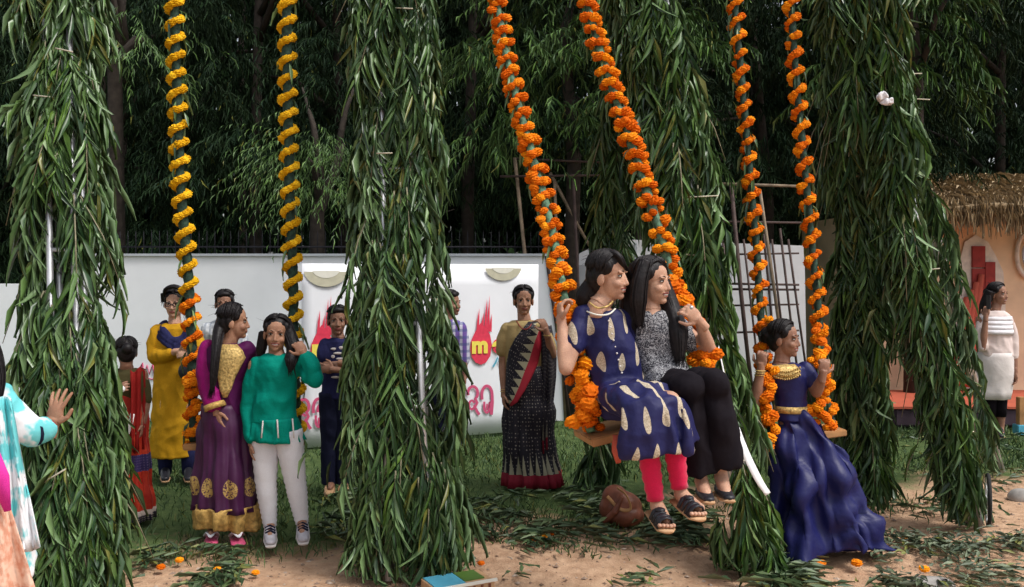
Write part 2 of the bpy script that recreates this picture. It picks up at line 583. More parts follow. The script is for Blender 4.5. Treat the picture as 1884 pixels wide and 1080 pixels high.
def leafy_post(label, base, top, hb, ht, sprays, nsingle=200, pale=0.1, shag=0.1, wildness=.012, margin=.055, pin=.8, group='leaf covered swing posts', depth_k=0.8, llen=0.245, pipes=True, cat='post', bend=None):
    """scaffold post hung with leafy branches: > pipe, rung, stick, leaf (the largest in view), foliage (the rest)"""
    base, top = V(base), V(top)
    root = thing('leaf_covered_post', label, cat, base, group)
    ax = top - base

    def centre(t):
        p = base + ax * t
        if bend:
            p = p + V(bend) * math.sin(math.pi * t)
        return p

    def half(t):
        return hb + (ht - hb) * t
    # pipes
    corners = [(-.75, -.8), (.75, -.8), (-.75, .6), (.75, .6)]
    if pipes:
        for cx, cy in corners:
            ps = [centre(t) + V((cx * half(t) * pin, cy * half(t) * depth_k * pin, 0)) for t in (0, .33, .66, 1)]
            ps[0].z = max(ps[0].z, 0.0)
            link('pipe', G().tube(ps, [0.019] * 4, 8).mesh(), M['steel'], root)
        nr = 8
        for k in range(1, nr):
            t = k / nr
            c = centre(t)
            w = half(t) * pin
            y = -0.8 * w * depth_k
            link('rung', G().tube([c + V((-.8 * w, y, 0)), c + V((.8 * w, y, 0.0))], [0.013] * 2, 8).mesh(), M['steel'], root)
    # sprays
    t = rng.random(sprays) * 1.05 + 0.05
    t = np.clip(t, 0.03, 1.08)
    tiers = 12
    t = np.where(rng.random(sprays) < .8, (np.round(t * tiers) + rng.normal(0, .14, sprays)) / tiers, t)
    t = np.clip(t, 0.03, 1.09)
    ph = rng.random(sprays) * 2 * math.pi
    front = rng.random(sprays) < 0.45
    ph = np.where(front, -math.pi / 2 + rng.normal(0, 0.8, sprays), ph)
    C = np.array([centre(x) for x in t])
    H = np.array([half(x) for x in t])
    out = np.stack([np.cos(ph), np.sin(ph), np.zeros(sprays)], 1)
    start = C + out * np.stack([H, H * depth_k, H * 0], 1) * (0.55 + 0.4 * rng.random((sprays, 1)))
    lump = np.array([mnoise.noise(V((a * 3, b * 3, c * 2.2))) for a, b, c in start])
    start += out * (lump * shag)[:, None]
    gap = np.array([mnoise.noise(V((a * 4.5 + 9, b * 4.5, c * 2.6 + base.x))) for a, b, c in start])
    kp = gap > -.14
    t, start, out = t[kp], start[kp], out[kp]
    sprays = len(start)
    td = out * (0.1 + 0.42 * rng.random((sprays, 1)) ** 1.5) + rng.normal(0, 0.2, (sprays, 3))
    td[:, 2] = -1
    down = np.array(ax.normalized())
    td = unit(td - down * 0.25)
    wild = rng.random(sprays) < wildness
    td = np.where(wild[:, None], unit(out * 0.9 + rng.normal(0, .25, (sprays, 3)) + np.array([0, 0, -.2])), td)
    tl = 0.22 + 0.30 * rng.random(sprays)
    pos, fr = spray_leaves(start, td, out, tl, 22, llen, 0.0175)
    # hug the frame: leaves that stray outside the column are cut, but for a few
    tt_ = np.clip((pos[:, 2] - base.z) / (top.z - base.z), 0, 1.1)
    cx_ = np.interp(tt_, np.linspace(0, 1.1, 23), [centre(x).x for x in np.linspace(0, 1.1, 23)])
    hh_ = hb + (ht - hb) * tt_
    edge_ = hh_ + margin * (1 + .5 * np.array([mnoise.noise(V((p[0] > 0, 0, p[2] * 3.1 + base.x))) for p in pos]))
    tip_ = pos[:, 0] + fr[:, 0, 0]
    ok_ = ((np.abs(pos[:, 0] - cx_) < edge_ * .95) & (np.abs(tip_ - cx_) < edge_ + .09)) | (rng.random(len(pos)) < .03)
    pos, fr = pos[ok_], fr[ok_]
    # the leaves that show largest: nearest the camera side, single objects
    keep = pos[:, 2] > 0.03
    pos, fr = pos[keep], fr[keep]
    outside = -(pos[:, 1] - np.interp(pos[:, 2], [base.z, top.z], [base.y, top.y]))
    vis = (pos[:, 2] > 0.1) & (CH - (pos[:, 2] - CH) * -1 > -99)
    top_z = CH + 500 * (pos[:, 1]) / F
    vis &= pos[:, 2] < top_z
    score = outside + rng.random(len(pos)) * 0.12 + np.linalg.norm(fr[:, :, 0], axis=1) * 0.3 + np.where(vis, 0, -9)
    order = np.argsort(-score)
    single, rest = order[:nsingle], order[nsingle:]
    # twigs
    tw = G()
    for i in range(0, sprays, 2):
        a = V(start[i])
        b = a + V(td[i]) * tl[i] * 0.6
        c = a + V(td[i]) * tl[i] + V((0, 0, -0.2 * tl[i]))
        if c.z > 0.02 and td[i][2] < -.75:
            tw.tube([a, b, c], [0.005, 0.004, 0.002], 5)
    o = link('twigs', tw.mesh(), M['twig'], root)
    o['kind'] = 'stuff'
    tv = rng.integers(0, 4, len(rest))
    pal = rng.random(len(rest)) < pale
    for nm, msk, mt in (('foliage', ~pal, 'leaf'), ('young_foliage', pal, 'leaf_pale')):
        vv, ff, off = [], [], 0
        for k in range(4):
            q = rest[(tv == k) & msk]
            if len(q) == 0:
                continue
            a, f = bake_leaves(pos[q], fr[q], LEAF[k], 0.012)
            vv.append(a)
            ff.append(f + off)
            off += len(a)
        if vv:
            o = link(nm, np_mesh(nm, np.concatenate(vv), np.concatenate(ff)), M[mt], root)
            o['kind'] = 'stuff'
    bl = np.array(base)
    for i in single:
        me = leaf_mesh(random.randrange(4), 'leaf_pale' if random.random() < pale else 'leaf')
        lf = bpy.data.objects.new('leaf', me)
        COL.objects.link(lf)
        lf.parent = root
        m4 = Matrix.Identity(4)
        for a in range(3):
            for b in range(3):
                m4[a][b] = fr[i][a, b]
            m4[a][3] = pos[i][a] - bl[a]
        lf.matrix_basis = m4
    # pale sticks and ties that show between the leaves
    for k in range(3):
        tt = 0.12 + 0.8 * random.random()
        c = centre(tt)
        w = half(tt)
        yv = -w * depth_k * 1.05
        a = c + V((random.uniform(-.6, .2) * w, yv, 0))
        link('stick', G().tube([a, a + V((random.uniform(.08, .2), random.uniform(-.03, .03), random.uniform(-.04, .09)))], [0.005, 0.004], 6).mesh(), M['pale_twig'], root)
    return root


# ------------------------------------------------------------------ setting: ground, walls
gx = np.concatenate([np.linspace(-60, -8, 8), np.linspace(-7, 9, 90), np.linspace(10, 60, 8)])
gy = np.concatenate([np.linspace(-20, 1.5, 5), np.linspace(2, 14, 90), np.linspace(16, 120, 8)])
XX, YY = np.meshgrid(gx, gy)
ZZ = np.array([[mnoise.noise(V((x * 1.3, y * 1.3, 0))) * 0.03 + mnoise.noise(V((x * 4, y * 4, 3))) * 0.012 - 0.03 for x in gx] for y in gy])
gv = np.stack([XX, YY, ZZ], 2).reshape(-1, 3)
nx = len(gx)
ii, jj = np.meshgrid(np.arange(nx - 1), np.arange(len(gy) - 1))
a0 = (jj * nx + ii).ravel()
ground = link('ground', np_mesh('ground', gv, np.stack([a0, a0 + 1, a0 + 1 + nx, a0 + nx], 1)), M['ground'])
ground['kind'] = 'structure'

wall = thing('compound_wall', 'long white compound wall behind the people and the swings', 'wall', (-3, 10.5, 0))
WY = 10.5
box_obj('wall_face', (-2.15, WY + .1, 0.93), (2.75, .1, 0.95), M['white_wall'], wall)
box_obj('wall_face', (-7.2, WY + .1, 0.77), (2.295, .1, 0.79), M['white_wall'], wall)
box_obj('coping', (-2.15, WY + .1, 1.895), (2.77, .13, 0.014), M['grey_panel'], wall)

# red scribble painted on the wall
sc = [(255, 682), (262, 668), (265, 690), (271, 672), (275, 688), (281, 670), (284, 690), (291, 676)]
g = G()
g.tube([P(x, y, WY - .006) for x, y in sc], [.012] * len(sc), 6)
g.tube([P(x, y, WY - .006) for x, y in ((262, 700), (270, 695), (280, 698), (288, 694))], [.006] * 4, 6)
link('painted_scrawl', g.mesh(), M['pink_print'], wall)

fence = thing('iron_fence', 'black iron spiked railing along the top of the white wall', 'fence', (-2, WY + .1, 1.9))
fb = None
for i in range(58):
    x = -4.75 + i * 0.092
    if fb is None:
        me = G().tube([V((0, 0, 0)), V((0, 0, .2)), V((0, 0, .27))], [.007, .007, .001], 5).mesh('bar')
        me.materials.append(M['iron'])
        fb = bpy.data.objects.new('bar', me)
        b = fb
    else:
        b = fb.copy()
    b.location = (x + 2, 0, 0.01)
    b.parent = fence
    COL.objects.link(b)
link('rail', G().tube([V((-4.85, WY + .1, 1.99)), V((.55, WY + .1, 1.99))], [.012] * 2, 6).mesh(), M['iron'], fence)

# banner on the wall
BL = V(((555 - 942) * 8.76 / F, 8.76, 0))
BR = V(((990 - 942) * 9.8 / F, 9.8, 0))
BU = (BR - BL).normalized()
BN = V((BU.y, -BU.x, 0))         # towards the camera
BLEN = (BR - BL).length


def on_banner(px, py, off=0.0):
    o = V((0, 0, CH))
    d = P(px, py, 1.0) - o
    t = (BL + BN * off - o).dot(BN) / d.dot(BN)
    return o + d * t


ban = thing('banner', 'white vinyl banner with red flame emblem reading me and red script', 'banner', BL)
rows = []
for j in range(9):
    z = 0.0 + 1.78 * j / 8
    rows.append([BL + BU * (BLEN * i / 24) + V((0, 0, z)) + BN * (0.014 * mnoise.noise(V((i * .45, j * .35, 1)))) for i in range(25)])
sheet = grid_surface('sheet', rows, M['banner'], ban, 0.008)


def flat_poly(name, pts2, mat, off=0.02, parent=ban, conv=on_banner, th=0.004):
    """thin printed shape lying on the banner"""
    bm = bmesh.new()
    f = bm.faces.new([bm.verts.new(conv(x, y, off)) for x, y in pts2])
    bmesh.ops.triangulate(bm, faces=[f])
    me = bpy.data.meshes.new(name)
    bm.to_mesh(me)
    bm.free()
    return link(name, me, mat, parent)


def arc_pts(cx, cy, rx, ry, a0, a1, n=20):
    return [(cx + rx * math.cos(R(a0 + (a1 - a0) * i / n)), cy + ry * math.sin(R(a0 + (a1 - a0) * i / n))) for i in range(n + 1)]


def emblem(cx, cy, k):
    q = lambda x, y: (cx + x * k, cy + y * k)
    body = [q(*p) for p in ((0, 34), (-10, 30), (-17, 20), (-20, 5), (-18, -10), (-12, -24), (-5, -36), (0, -44), (4, -38), (10, -34), (17, -20), (20, -2), (17, 18), (9, 30))]
    flat_poly('emblem', body, M['red_print'], 0.020)
    for sx, top in ((-6, -70), (2, -62), (8, -88), (13, -94), (17, -60)):
        w = 2.6
        flat_poly('flame_streak', [q(sx - w, -28), q(sx + w, -26), q(sx + w * .6 + 1.5, (top - 28) / 2), q(sx + 3, top), q(sx - .5, (top - 28) / 2)], M['red_print'], 0.021)
    flat_poly('emblem', [q(*p) for p in arc_pts(30, 0, 9, 13, 0, 342, 18)], M['red_print'], 0.0195)
    for ch, ox in (('m', -17), ('e', 20)):
        cu = bpy.data.curves.new('letter', 'FONT')
        cu.body = ch
        cu.size = 0.235 * k
        cu.offset = 0.012 * k
        cu.extrude = 0.002
        tmp = bpy.data.objects.new('letter', cu)
        COL.objects.link(tmp)
        me = bpy.data.meshes.new_from_object(tmp.evaluated_get(bpy.context.evaluated_depsgraph_get()))
        bpy.data.objects.remove(tmp)
        o = link('letter', me, M['yellow_print'], ban, False)
        o.location = on_banner(*q(ox, 12), 0.026) - BL
        o.rotation_euler = (R(90), 0, math.atan2(BU.y, BU.x))
    g2 = [q(*p) for p in ((22, 38), (27, 30), (31, 20), (33, 28), (36, 36), (39, 22), (42, 34), (47, 20), (49, 30), (56, 22))]
    flat_stroke('teal_letters', g2, 1.6 * k, M['teal_print'])


def flat_stroke(name, pts, w, mat, off=0.02):
    bm = bmesh.new()
    L, Rr = [], []
    for i, (x, y) in enumerate(pts):
        x0, y0 = pts[max(i - 1, 0)]
        x1, y1 = pts[min(i + 1, len(pts) - 1)]
        tx, ty = x1 - x0, y1 - y0
        l = math.hypot(tx, ty) or 1
        nx_, ny_ = -ty / l * w, tx / l * w
        L.append(bm.verts.new(on_banner(x + nx_, y + ny_, off)))
        Rr.append(bm.verts.new(on_banner(x - nx_, y - ny_, off)))
    for i in range(len(pts) - 1):
        bm.faces.new((L[i], L[i + 1], Rr[i + 1], Rr[i]))
    me = bpy.data.meshes.new(name)
    bm.to_mesh(me)
    bm.free()
    return link(name, me, mat, ban)


def script(cx, cy, k):
    q = lambda pts: [(cx + x * k, cy + y * k) for x, y in pts]
    # left letter: hook with a loop and tail
    flat_stroke('script_letter', q(arc_pts(-18, -12, 9, 12, -200, 60, 16) + [(-10, 6), (-14, 14), (-10, 22), (-6, 28)]), 2.6 * k, M['pink_print'], .019)
    flat_stroke('script_letter', q(arc_pts(-20, 10, 5, 8, 0, 330, 14)), 2.0 * k, M['pink_print'], .021)
    # right letter: round arch over a small cup with a stem
    flat_stroke('script_letter', q([(-1, 0)] + arc_pts(8, -8, 9.5, 17, 180, 360, 16) + [(18, 6), (17, 20), (16, 28)]), 2.7 * k, M['pink_print'], .019)
    flat_stroke('script_letter', q([(3, 4)] + arc_pts(8, 12, 5.5, 12, 160, 20, 12) + [(13, 4), (12, 14)]), 2.1 * k, M['pink_print'], .021)
    flat_stroke('script_letter', q([(8, 8), (8, 20)]), 1.6 * k, M['pink_print'], .023)


emblem(885, 637, 1.0)
script(888, 735, 1.0)
emblem(592, 645, 1.08)
script(578, 760, 1.05)
script(548 + 62, 766, 0.95)
for cx, cy, rr in ((600, 494, 42), (926, 489, 34)):
    pts = arc_pts(cx, cy, rr, rr * .8, 10, 170, 18)
    flat_poly('half_medallion', pts, M['beige_print'], 0.018)
    flat_poly('half_medallion', arc_pts(cx, cy, rr * .62, rr * .42, 12, 168, 14), M['cream_print'], 0.021)

# grey sheets and white tent beyond the banner
scr = thing('grey_screen', 'blue grey sheet screen standing between banner and bamboo scaffold', 'screen', P(1020, 730, 10.9))
for i in range(3):
    xa, xb = 992 + i * 47, 1037 + i * 47
    a, b2 = P(xa, 0, 10.9), P(xb, 0, 10.9)
    box_obj('panel', ((a.x + b2.x) / 2, 10.9, .93), ((b2.x - a.x) / 2, .02, .85), M['grey_panel'], scr)
box_obj('batten', (P(1060, 0, 10.86).x, 10.865, CH - 38 * 10.86 / F), (.46, .012, .012), M['iron'], scr)

tent = thing('white_tent', 'pale cloth tent with sloping top behind the two women', 'tent', P(1120, 730, 11.15))
tp = [(1030, 490), (1045, 478), (1112, 443), (1140, 440), (1480, 452), (1485, 730), (1030, 730)]
bm = bmesh.new()
fr_ = [bm.verts.new(P(x, y, 11.15)) for x, y in tp]
bk_ = [bm.verts.new(P(x, y, 11.15) + V((0, .25, 0))) for x, y in tp]
bm.faces.new(fr_)
bm.faces.new(bk_[::-1])
for i in range(len(tp)):
    j = (i + 1) % len(tp)
    bm.faces.new((fr_[j], fr_[i], bk_[i], bk_[j]))
me = bpy.data.meshes.new('cloth')
bm.to_mesh(me)
bm.free()
link('cloth', me, M['tent'], tent)
for x in (1170, 1260, 1345, 1420):
    box_obj('seam', (P(x, 0, 11.12).x, 11.135, 1.0), (.012, .012, 1.05), M['grey_panel'], tent)

# bamboo scaffolds
def scaffold(label, poles, d, base):
    root = thing('bamboo_scaffold', label, 'scaffold', P(*base, d), 'bamboo scaffolds')
    for (x0, y0, x1, y1, w, mt) in poles:
        dd = d + random.uniform(-.12, .12)
        pts = [P(x0, y0, dd), P((x0 + x1) / 2 + random.uniform(-2, 2), (y0 + y1) / 2, dd), P(x1, y1, dd)]
        link('pole', G().tube(pts, [w, w, w * .9], 7).mesh(), M[mt], root)
    return root


scaffold('bare bamboo scaffold rising behind the left swing rope of the pair', [
    (947, 290, 1000, 770, .022, 'bamboo'), (1012, 318, 1100, 480, .02, 'bamboo'), (1100, 480, 1085, 770, .02, 'dark_bamboo'),
    (985, 330, 1048, 770, .02, 'dark_bamboo'), (1055, 330, 1075, 770, .018, 'dark_bamboo'), (1020, 330, 1040, 770, .018, 'bamboo'),
    (945, 292, 1130, 300, .014, 'dark_bamboo'), (920, 325, 1140, 322, .014, 'dark_bamboo'), (1105, 330, 1120, 770, .018, 'bamboo'), (930, 468, 1000, 470, .014, 'iron')], 10.6, (1000, 750))
scaffold('dark stick lattice in front of the pale tent beside the garlanded girl', [
    (1318, 338, 1480, 343, .018, 'bamboo'), (1315, 408, 1480, 410, .014, 'dark_bamboo'), (1345, 340, 1385, 740, .025, 'dark_bamboo'),
    (1398, 350, 1452, 740, .02, 'bamboo'), (1330, 440, 1352, 740, .015, 'dark_bamboo'), (1352, 440, 1388, 740, .015, 'dark_bamboo'),
    (1405, 430, 1438, 740, .014, 'dark_bamboo'), (1435, 420, 1475, 740, .014, 'dark_bamboo'), (1450, 440, 1492, 740, .014, 'dark_bamboo'),
    (1368, 440, 1402, 740, .013, 'dark_bamboo'), (1420, 440, 1456, 740, .013, 'dark_bamboo'), (1340, 468, 1470, 466, .012, 'dark_bamboo'), (1345, 612, 1470, 608, .012, 'dark_bamboo'),
    (1345, 522, 1470, 524, .014, 'dark_bamboo'), (1345, 532, 1470, 533, .014, 'dark_bamboo'), (1350, 562, 1470, 560, .012, 'dark_bamboo')], 10.5, (1400, 755))

# ------------------------------------------------------------------ hut
HX0 = P(1690, 0, 11.4).x
hut = thing('thatched_hut', 'peach painted mud hut with thatched roof and red stepped door frame', 'hut', (HX0 + 1, 11.6, 0))
HXL = P(1560, 0, 11.4).x
box_obj('plinth', ((HXL + 8.6) / 2, 11.4, .095), ((8.6 - HXL) / 2, 1.4, .1), M['porch_side'], hut, bev=.02)
box_obj('porch_floor', ((HXL + 8.6) / 2, 11.4, .207), ((8.6 - HXL) / 2 + .02, 1.42, .012), M['porch_red'], hut)
box_obj('wall', ((HXL + 8.4) / 2, 12.3, 1.3), ((8.4 - HXL) / 2, .9, 1.1), M['peach'], hut)
# orange dado on the left half
box_obj('wall_panel', ((P(1700, 0, 11.39).x + P(1790, 0, 11.39).x) / 2, 11.392, 2.02), ((P(1790, 0, 11.39).x - P(1700, 0, 11.39).x) / 2, .012, .33), M['ochre'], hut)
HY = 11.38


def HP(x, y, off=0.0):
    return P(x, y, HY - off)


def hut_rect(name, x0, y0, x1, y1, mat, off, th=.02):
    a, b2 = HP(x0, y0), HP(x1, y1)
    return box_obj(name, ((a.x + b2.x) / 2, HY - off, (a.z + b2.z) / 2), (abs(b2.x - a.x) / 2, th, abs(a.z - b2.z) / 2), mat, hut)


halo = [(1768, 715), (1766, 480), (1775, 445), (1795, 432), (1818, 445), (1832, 470), (1846, 500), (1850, 560), (1850, 715)]
bm = bmesh.new()
bm.faces.new([bm.verts.new(HP(x, y, .028)) for x, y in halo])
me = bpy.data.meshes.new('painted_halo')
bm.to_mesh(me)
bm.free()
link('painted_halo', me, M['chalk'], hut)
hut_rect('door_frame', 1785, 453, 1808, 492, M['door_red'], .045)
hut_rect('door_frame', 1785, 494, 1822, 718, M['door_red'], .042)
hut_rect('door_frame', 1808, 482, 1826, 716, M['door_red'], .05)
for k in range(4):
    x0 = 1806 - k * 9
    link('drape_fold', G().tube([HP(x0, 505 + k * 14, .09), HP(x0 - 16, 620, .10), HP(x0 - 26, 712, .09)], [.035, .045, .04], 8).mesh(), M['drape'], hut)
ring = arc_pts(1893, 468, 22, 42, 0, 360, 28)
link('painted_ring', G().tube([HP(x, y, .03) for x, y in ring], [.03] * len(ring), 6).mesh(), M['chalk'], hut)
ring = arc_pts(1893, 468, 11, 22, 0, 360, 28)
link('painted_ring', G().tube([HP(x, y, .03) for x, y in ring], [.015] * len(ring), 6).mesh(), M['grey_panel'], hut)
# thatched roof: sagging slab and thousands of straws
RX0, RX1 = P(1702, 0, 10.9).x, 9.0
roofp = []
for j in range(7):
    t = j / 6
    y = 10.75 + t * 1.9
    row = []
    for i in range(30):
        x = RX0 + (RX1 - RX0) * i / 29
        z = 2.42 + 0.46 * math.sin(t * math.pi * .5) + 0.05 * mnoise.noise(V((x * 2, y * 2, 0)))
        row.append(V((x, y, z)))
    roofp.append(row)
grid_surface('roof', roofp, M['thatch'], hut, 0.16)
n = 15000
t = rng.random(n) ** 1.25
x = RX0 - .05 + rng.random(n) * (RX1 - RX0)
y = 10.72 + t * 1.9
z = 2.42 + 0.46 * np.sin(t * math.pi * .5) + 0.10 + rng.random(n) * .05 - np.where(t < .02, .1, 0)
pos = np.stack([x, y, z], 1)
d = np.stack([rng.normal(0, .35, n), -np.ones(n) * .7, -0.42 * np.cos(t * math.pi * .5) - .12 - np.where(t < .1, .9, 0)], 1) + rng.normal(0, .12, (n, 3))
nrm = np.tile([0, -.5, 1.0], (n, 1)) + rng.normal(0, .2, (n, 3))
fr = leaf_frames(pos, d, nrm, .16 + .2 * rng.random(n), .008 + .01 * rng.random(n))
vv, ff = bake_leaves(pos, fr, SMALL)
o = link('straw', np_mesh('straw', vv, ff), M['straw'], hut)
o['kind'] = 'stuff'
post = thing('verge_post', 'small tan post with teal foot beside the hut porch', 'post', P(1878, 792, 9.6))
c = P(1878, 792, 9.6)
box_obj('shaft', (c.x, c.y, .19), (.035, .035, .19), M['wood'], post, bev=.006)
box_obj('foot', (c.x, c.y - .002, .04), (.06, .06, .05), M['teal_print'], post, bev=.006)


# ------------------------------------------------------------------ trees
def tree(label, x, y, zlo, zhi, rad, nclump, nspray, mat, llen=.22, group='weeping trees behind the wall', nl=16, trunk=True, name='weeping_tree', gravity=.8):
    root = thing(name, label, 'tree', (x, y, 0), group)
    if trunk:
        g = G()
        ps = [V((x, y, -.1)), V((x + random.uniform(-.1, .1), y, zlo)), V((x + random.uniform(-.3, .3), y, (zlo + zhi) / 2)), V((x + random.uniform(-.3, .3), y, zhi * .95))]
        g.tube(ps, [.10, .085, .06, .02], 9)
        link('trunk', g.mesh(), M['bark'], root)
        for k in range(3):
            a = random.uniform(0, 6.28)
            s = ps[1].lerp(ps[2], random.random())
            e = s + V((math.cos(a) * rad * .8, math.sin(a) * rad * .8, random.uniform(.4, 1.4)))
            link('limb', G().tube([s, s.lerp(e, .5) + V((0, 0, .2)), e], [.05, .035, .012], 7).mesh(), M['bark'], root)
    ca = rng.random(nclump) * 6.283
    cr = np.sqrt(rng.random(nclump)) * rad
    cz = zlo + (zhi - zlo) * rng.random(nclump)
    cl = np.stack([x + np.cos(ca) * cr, y + np.sin(ca) * cr * .7, cz], 1)
    per = max(1, nspray // nclump)
    start = np.repeat(cl, per, 0)
    o = rng.normal(0, 1, (len(start), 3))
    o[:, 2] = np.abs(o[:, 2]) * .6
    o = unit(o)
    start = start + o * (.15 + .35 * rng.random((len(start), 1))) * np.array([1, 1, .8])
    td = unit(o * np.array([1, 1, .3]) + np.array([0, -.1, -.55]) + rng.normal(0, .2, (len(start), 3)))
    oh = unit(o + 1e-3)
    pos, fr = spray_leaves(start, td, oh, .35 + .45 * rng.random(len(start)), nl, llen, llen * .1, gravity=gravity, spread=.5)
    vv, ff = bake_leaves(pos, fr, SMALL)
    cr_ = link('crown', np_mesh('crown', vv, ff), M[mat], root)
    return root


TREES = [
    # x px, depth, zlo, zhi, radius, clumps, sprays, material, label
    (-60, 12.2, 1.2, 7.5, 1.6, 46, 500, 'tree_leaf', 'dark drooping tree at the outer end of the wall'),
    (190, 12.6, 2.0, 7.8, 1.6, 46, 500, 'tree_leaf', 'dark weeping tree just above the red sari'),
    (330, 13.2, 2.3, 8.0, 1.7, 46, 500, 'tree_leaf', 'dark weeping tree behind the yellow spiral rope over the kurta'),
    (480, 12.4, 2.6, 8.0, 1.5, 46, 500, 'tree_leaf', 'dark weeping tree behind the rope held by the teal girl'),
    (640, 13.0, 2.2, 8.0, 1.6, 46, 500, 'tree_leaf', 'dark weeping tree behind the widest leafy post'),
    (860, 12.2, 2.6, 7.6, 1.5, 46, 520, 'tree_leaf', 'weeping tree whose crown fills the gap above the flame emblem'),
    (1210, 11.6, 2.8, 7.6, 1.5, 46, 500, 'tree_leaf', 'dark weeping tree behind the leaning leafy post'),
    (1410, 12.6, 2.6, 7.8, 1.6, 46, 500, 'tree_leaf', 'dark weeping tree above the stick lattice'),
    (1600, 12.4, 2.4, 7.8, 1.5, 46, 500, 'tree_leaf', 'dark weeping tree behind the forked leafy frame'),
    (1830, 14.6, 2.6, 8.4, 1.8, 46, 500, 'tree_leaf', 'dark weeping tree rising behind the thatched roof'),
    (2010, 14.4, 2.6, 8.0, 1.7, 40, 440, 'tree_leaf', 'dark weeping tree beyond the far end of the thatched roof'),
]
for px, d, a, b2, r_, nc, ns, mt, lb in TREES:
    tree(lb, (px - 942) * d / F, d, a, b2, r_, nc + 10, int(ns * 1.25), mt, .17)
tree('bright green drooping tree hanging over the pair on the swing', (1040 - 942) * 10.9 / F, 10.7, 3.0, 6.0, 1.3, 40, 560, 'tree_leaf_mid', .18)
tree('bright green drooping boughs overhanging the forked frame', (1690 - 942) * 11 / F, 11.2, 3.9, 6.6, .8, 18, 190, 'tree_leaf_mid', .25)
tree('small bright leafy bush between rope and widest post', (590 - 942) * 10.9 / F, 10.85, 2.4, 3.4, .5, 16, 200, 'tree_leaf_light', .11, 'bushes showing over the wall', 12, True, 'leafy_bush')
tree('small bright leafy bush beside the near leafy post top', (222 - 942) * 10.8 / F, 10.8, 4.2, 4.7, .3, 7, 60, 'tree_leaf_light', .14, 'bushes showing over the wall', 12, True, 'leafy_bush')
# far row that closes the view, seen as one dark wood
for k in range(11):
    d = 18 + (k % 3) * 1.2
    px = -250 + k * 235
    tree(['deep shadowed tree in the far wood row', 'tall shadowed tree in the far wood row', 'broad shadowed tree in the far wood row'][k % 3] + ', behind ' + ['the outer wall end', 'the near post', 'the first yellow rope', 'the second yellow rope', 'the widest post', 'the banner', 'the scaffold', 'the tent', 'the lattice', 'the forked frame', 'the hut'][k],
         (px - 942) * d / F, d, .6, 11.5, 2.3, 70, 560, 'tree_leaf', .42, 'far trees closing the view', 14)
far = thing('far_wood', 'dark mass of wood far behind all the trees', 'wood', (0, 24, 0))
n = 21000
pos = np.stack([rng.uniform(-19, 19, n), 23 + rng.random(n) * 3, rng.random(n) * 12.0], 1)
pos[:, 2] *= .8 + .25 * np.array([mnoise.noise(V((p[0] * .35, 0, 5))) for p in pos])
d = rng.normal(0, .5, (n, 3)) + np.array([0, -.2, -.8])
nrm = rng.normal(0, .5, (n, 3)) + np.array([0, -1, .4])
fr = leaf_frames(pos, d, nrm, .5 + .35 * rng.random(n), .2 + .16 * rng.random(n))
vv, ff = bake_leaves(pos, fr, SMALL)
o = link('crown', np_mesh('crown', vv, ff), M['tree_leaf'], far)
o['kind'] = 'stuff'
far['kind'] = 'stuff'

# ------------------------------------------------------------------ swing frame: beam and leaf-covered posts
beam = thing('swing_beam', 'galvanised top beam carrying all three flower swings', 'beam', P(700, -60, 6.1))
link('pipe', G().tube([P(60, -62, 6.1), P(1680, -62, 6.3)], [.04, .04], 10).mesh(), M['steel'], beam)

leafy_post('leaf hung post at the edge that the hand rests on', P(138, 1132, 4.5), P(112, -70, 5.7), .175, .19, 400, 220, .16, .08, pin=.5, margin=.05)
leafy_post('widest leaf hung post, between the teal girl and the sari woman', P(757, 1063, 5.1), P(720, -70, 6.0), .31, .19, 480, 240, .08, .09, pin=.5)
leafy_post('leaning leaf hung post right behind the pair on the swing', P(1392, 1052, 5.18), P(1200, -70, 6.1), .13, .19, 330, 220, .4, .1, bend=(-.05, 0, 0), pin=.35, wildness=0)
leafy_post('far leaf hung leg whose foot shows under the swing board', P(1095, 890, 7.3), P(1170, -70, 6.2), .10, .13, 150, 80, .05, .05, pin=.4)
leafy_post('upright leaf hung leg of the forked frame beside the blue gown', P(1588, 905, 6.95), P(1568, -70, 6.3), .115, .20, 360, 220, .12, .1, pin=.6, margin=.035)
leafy_post('slanting leaf hung leg of the forked frame before the hut', P(1792, 968, 6.08), P(1596, -70, 6.3), .075, .12, 300, 200, .25, .08, bend=(-.07, 0, 0), pin=.6, margin=.025)
leafy_post('rear leaf hung leg of the forked frame, mostly behind the slanting one', P(1842, 868, 7.75), P(1612, -70, 6.4), .03, .08, 80, 30, .05, .05, pin=.5, bend=(-.08, 0, 0), margin=.03)

# ------------------------------------------------------------------ swings
def flower_mesh(seed, mat):
    r = random.Random(seed)
    bm = bmesh.new()
    bmesh.ops.create_icosphere(bm, subdivisions=3, radius=1)
    for v in bm.verts:
        q = v.co.normalized()
        a = math.atan2(q.y, q.x)
        e = math.acos(max(-1, min(1, q.z)))
        ruffle = math.sin(e * 13 + seed) * .10 + math.sin(a * 9 + e * 5) * .09
        v.co *= .92 + ruffle + r.uniform(-.09, .09)
        v.co.z *= .78
    me = bpy.data.meshes.new('flower')
    bm.to_mesh(me)
    bm.free()
    me.materials.append(M[mat])
    return me


FLOWER = {k: [flower_mesh(i + 10 * j, k) for i in range(4)] for j, k in enumerate(('orange', 'yellow'))}


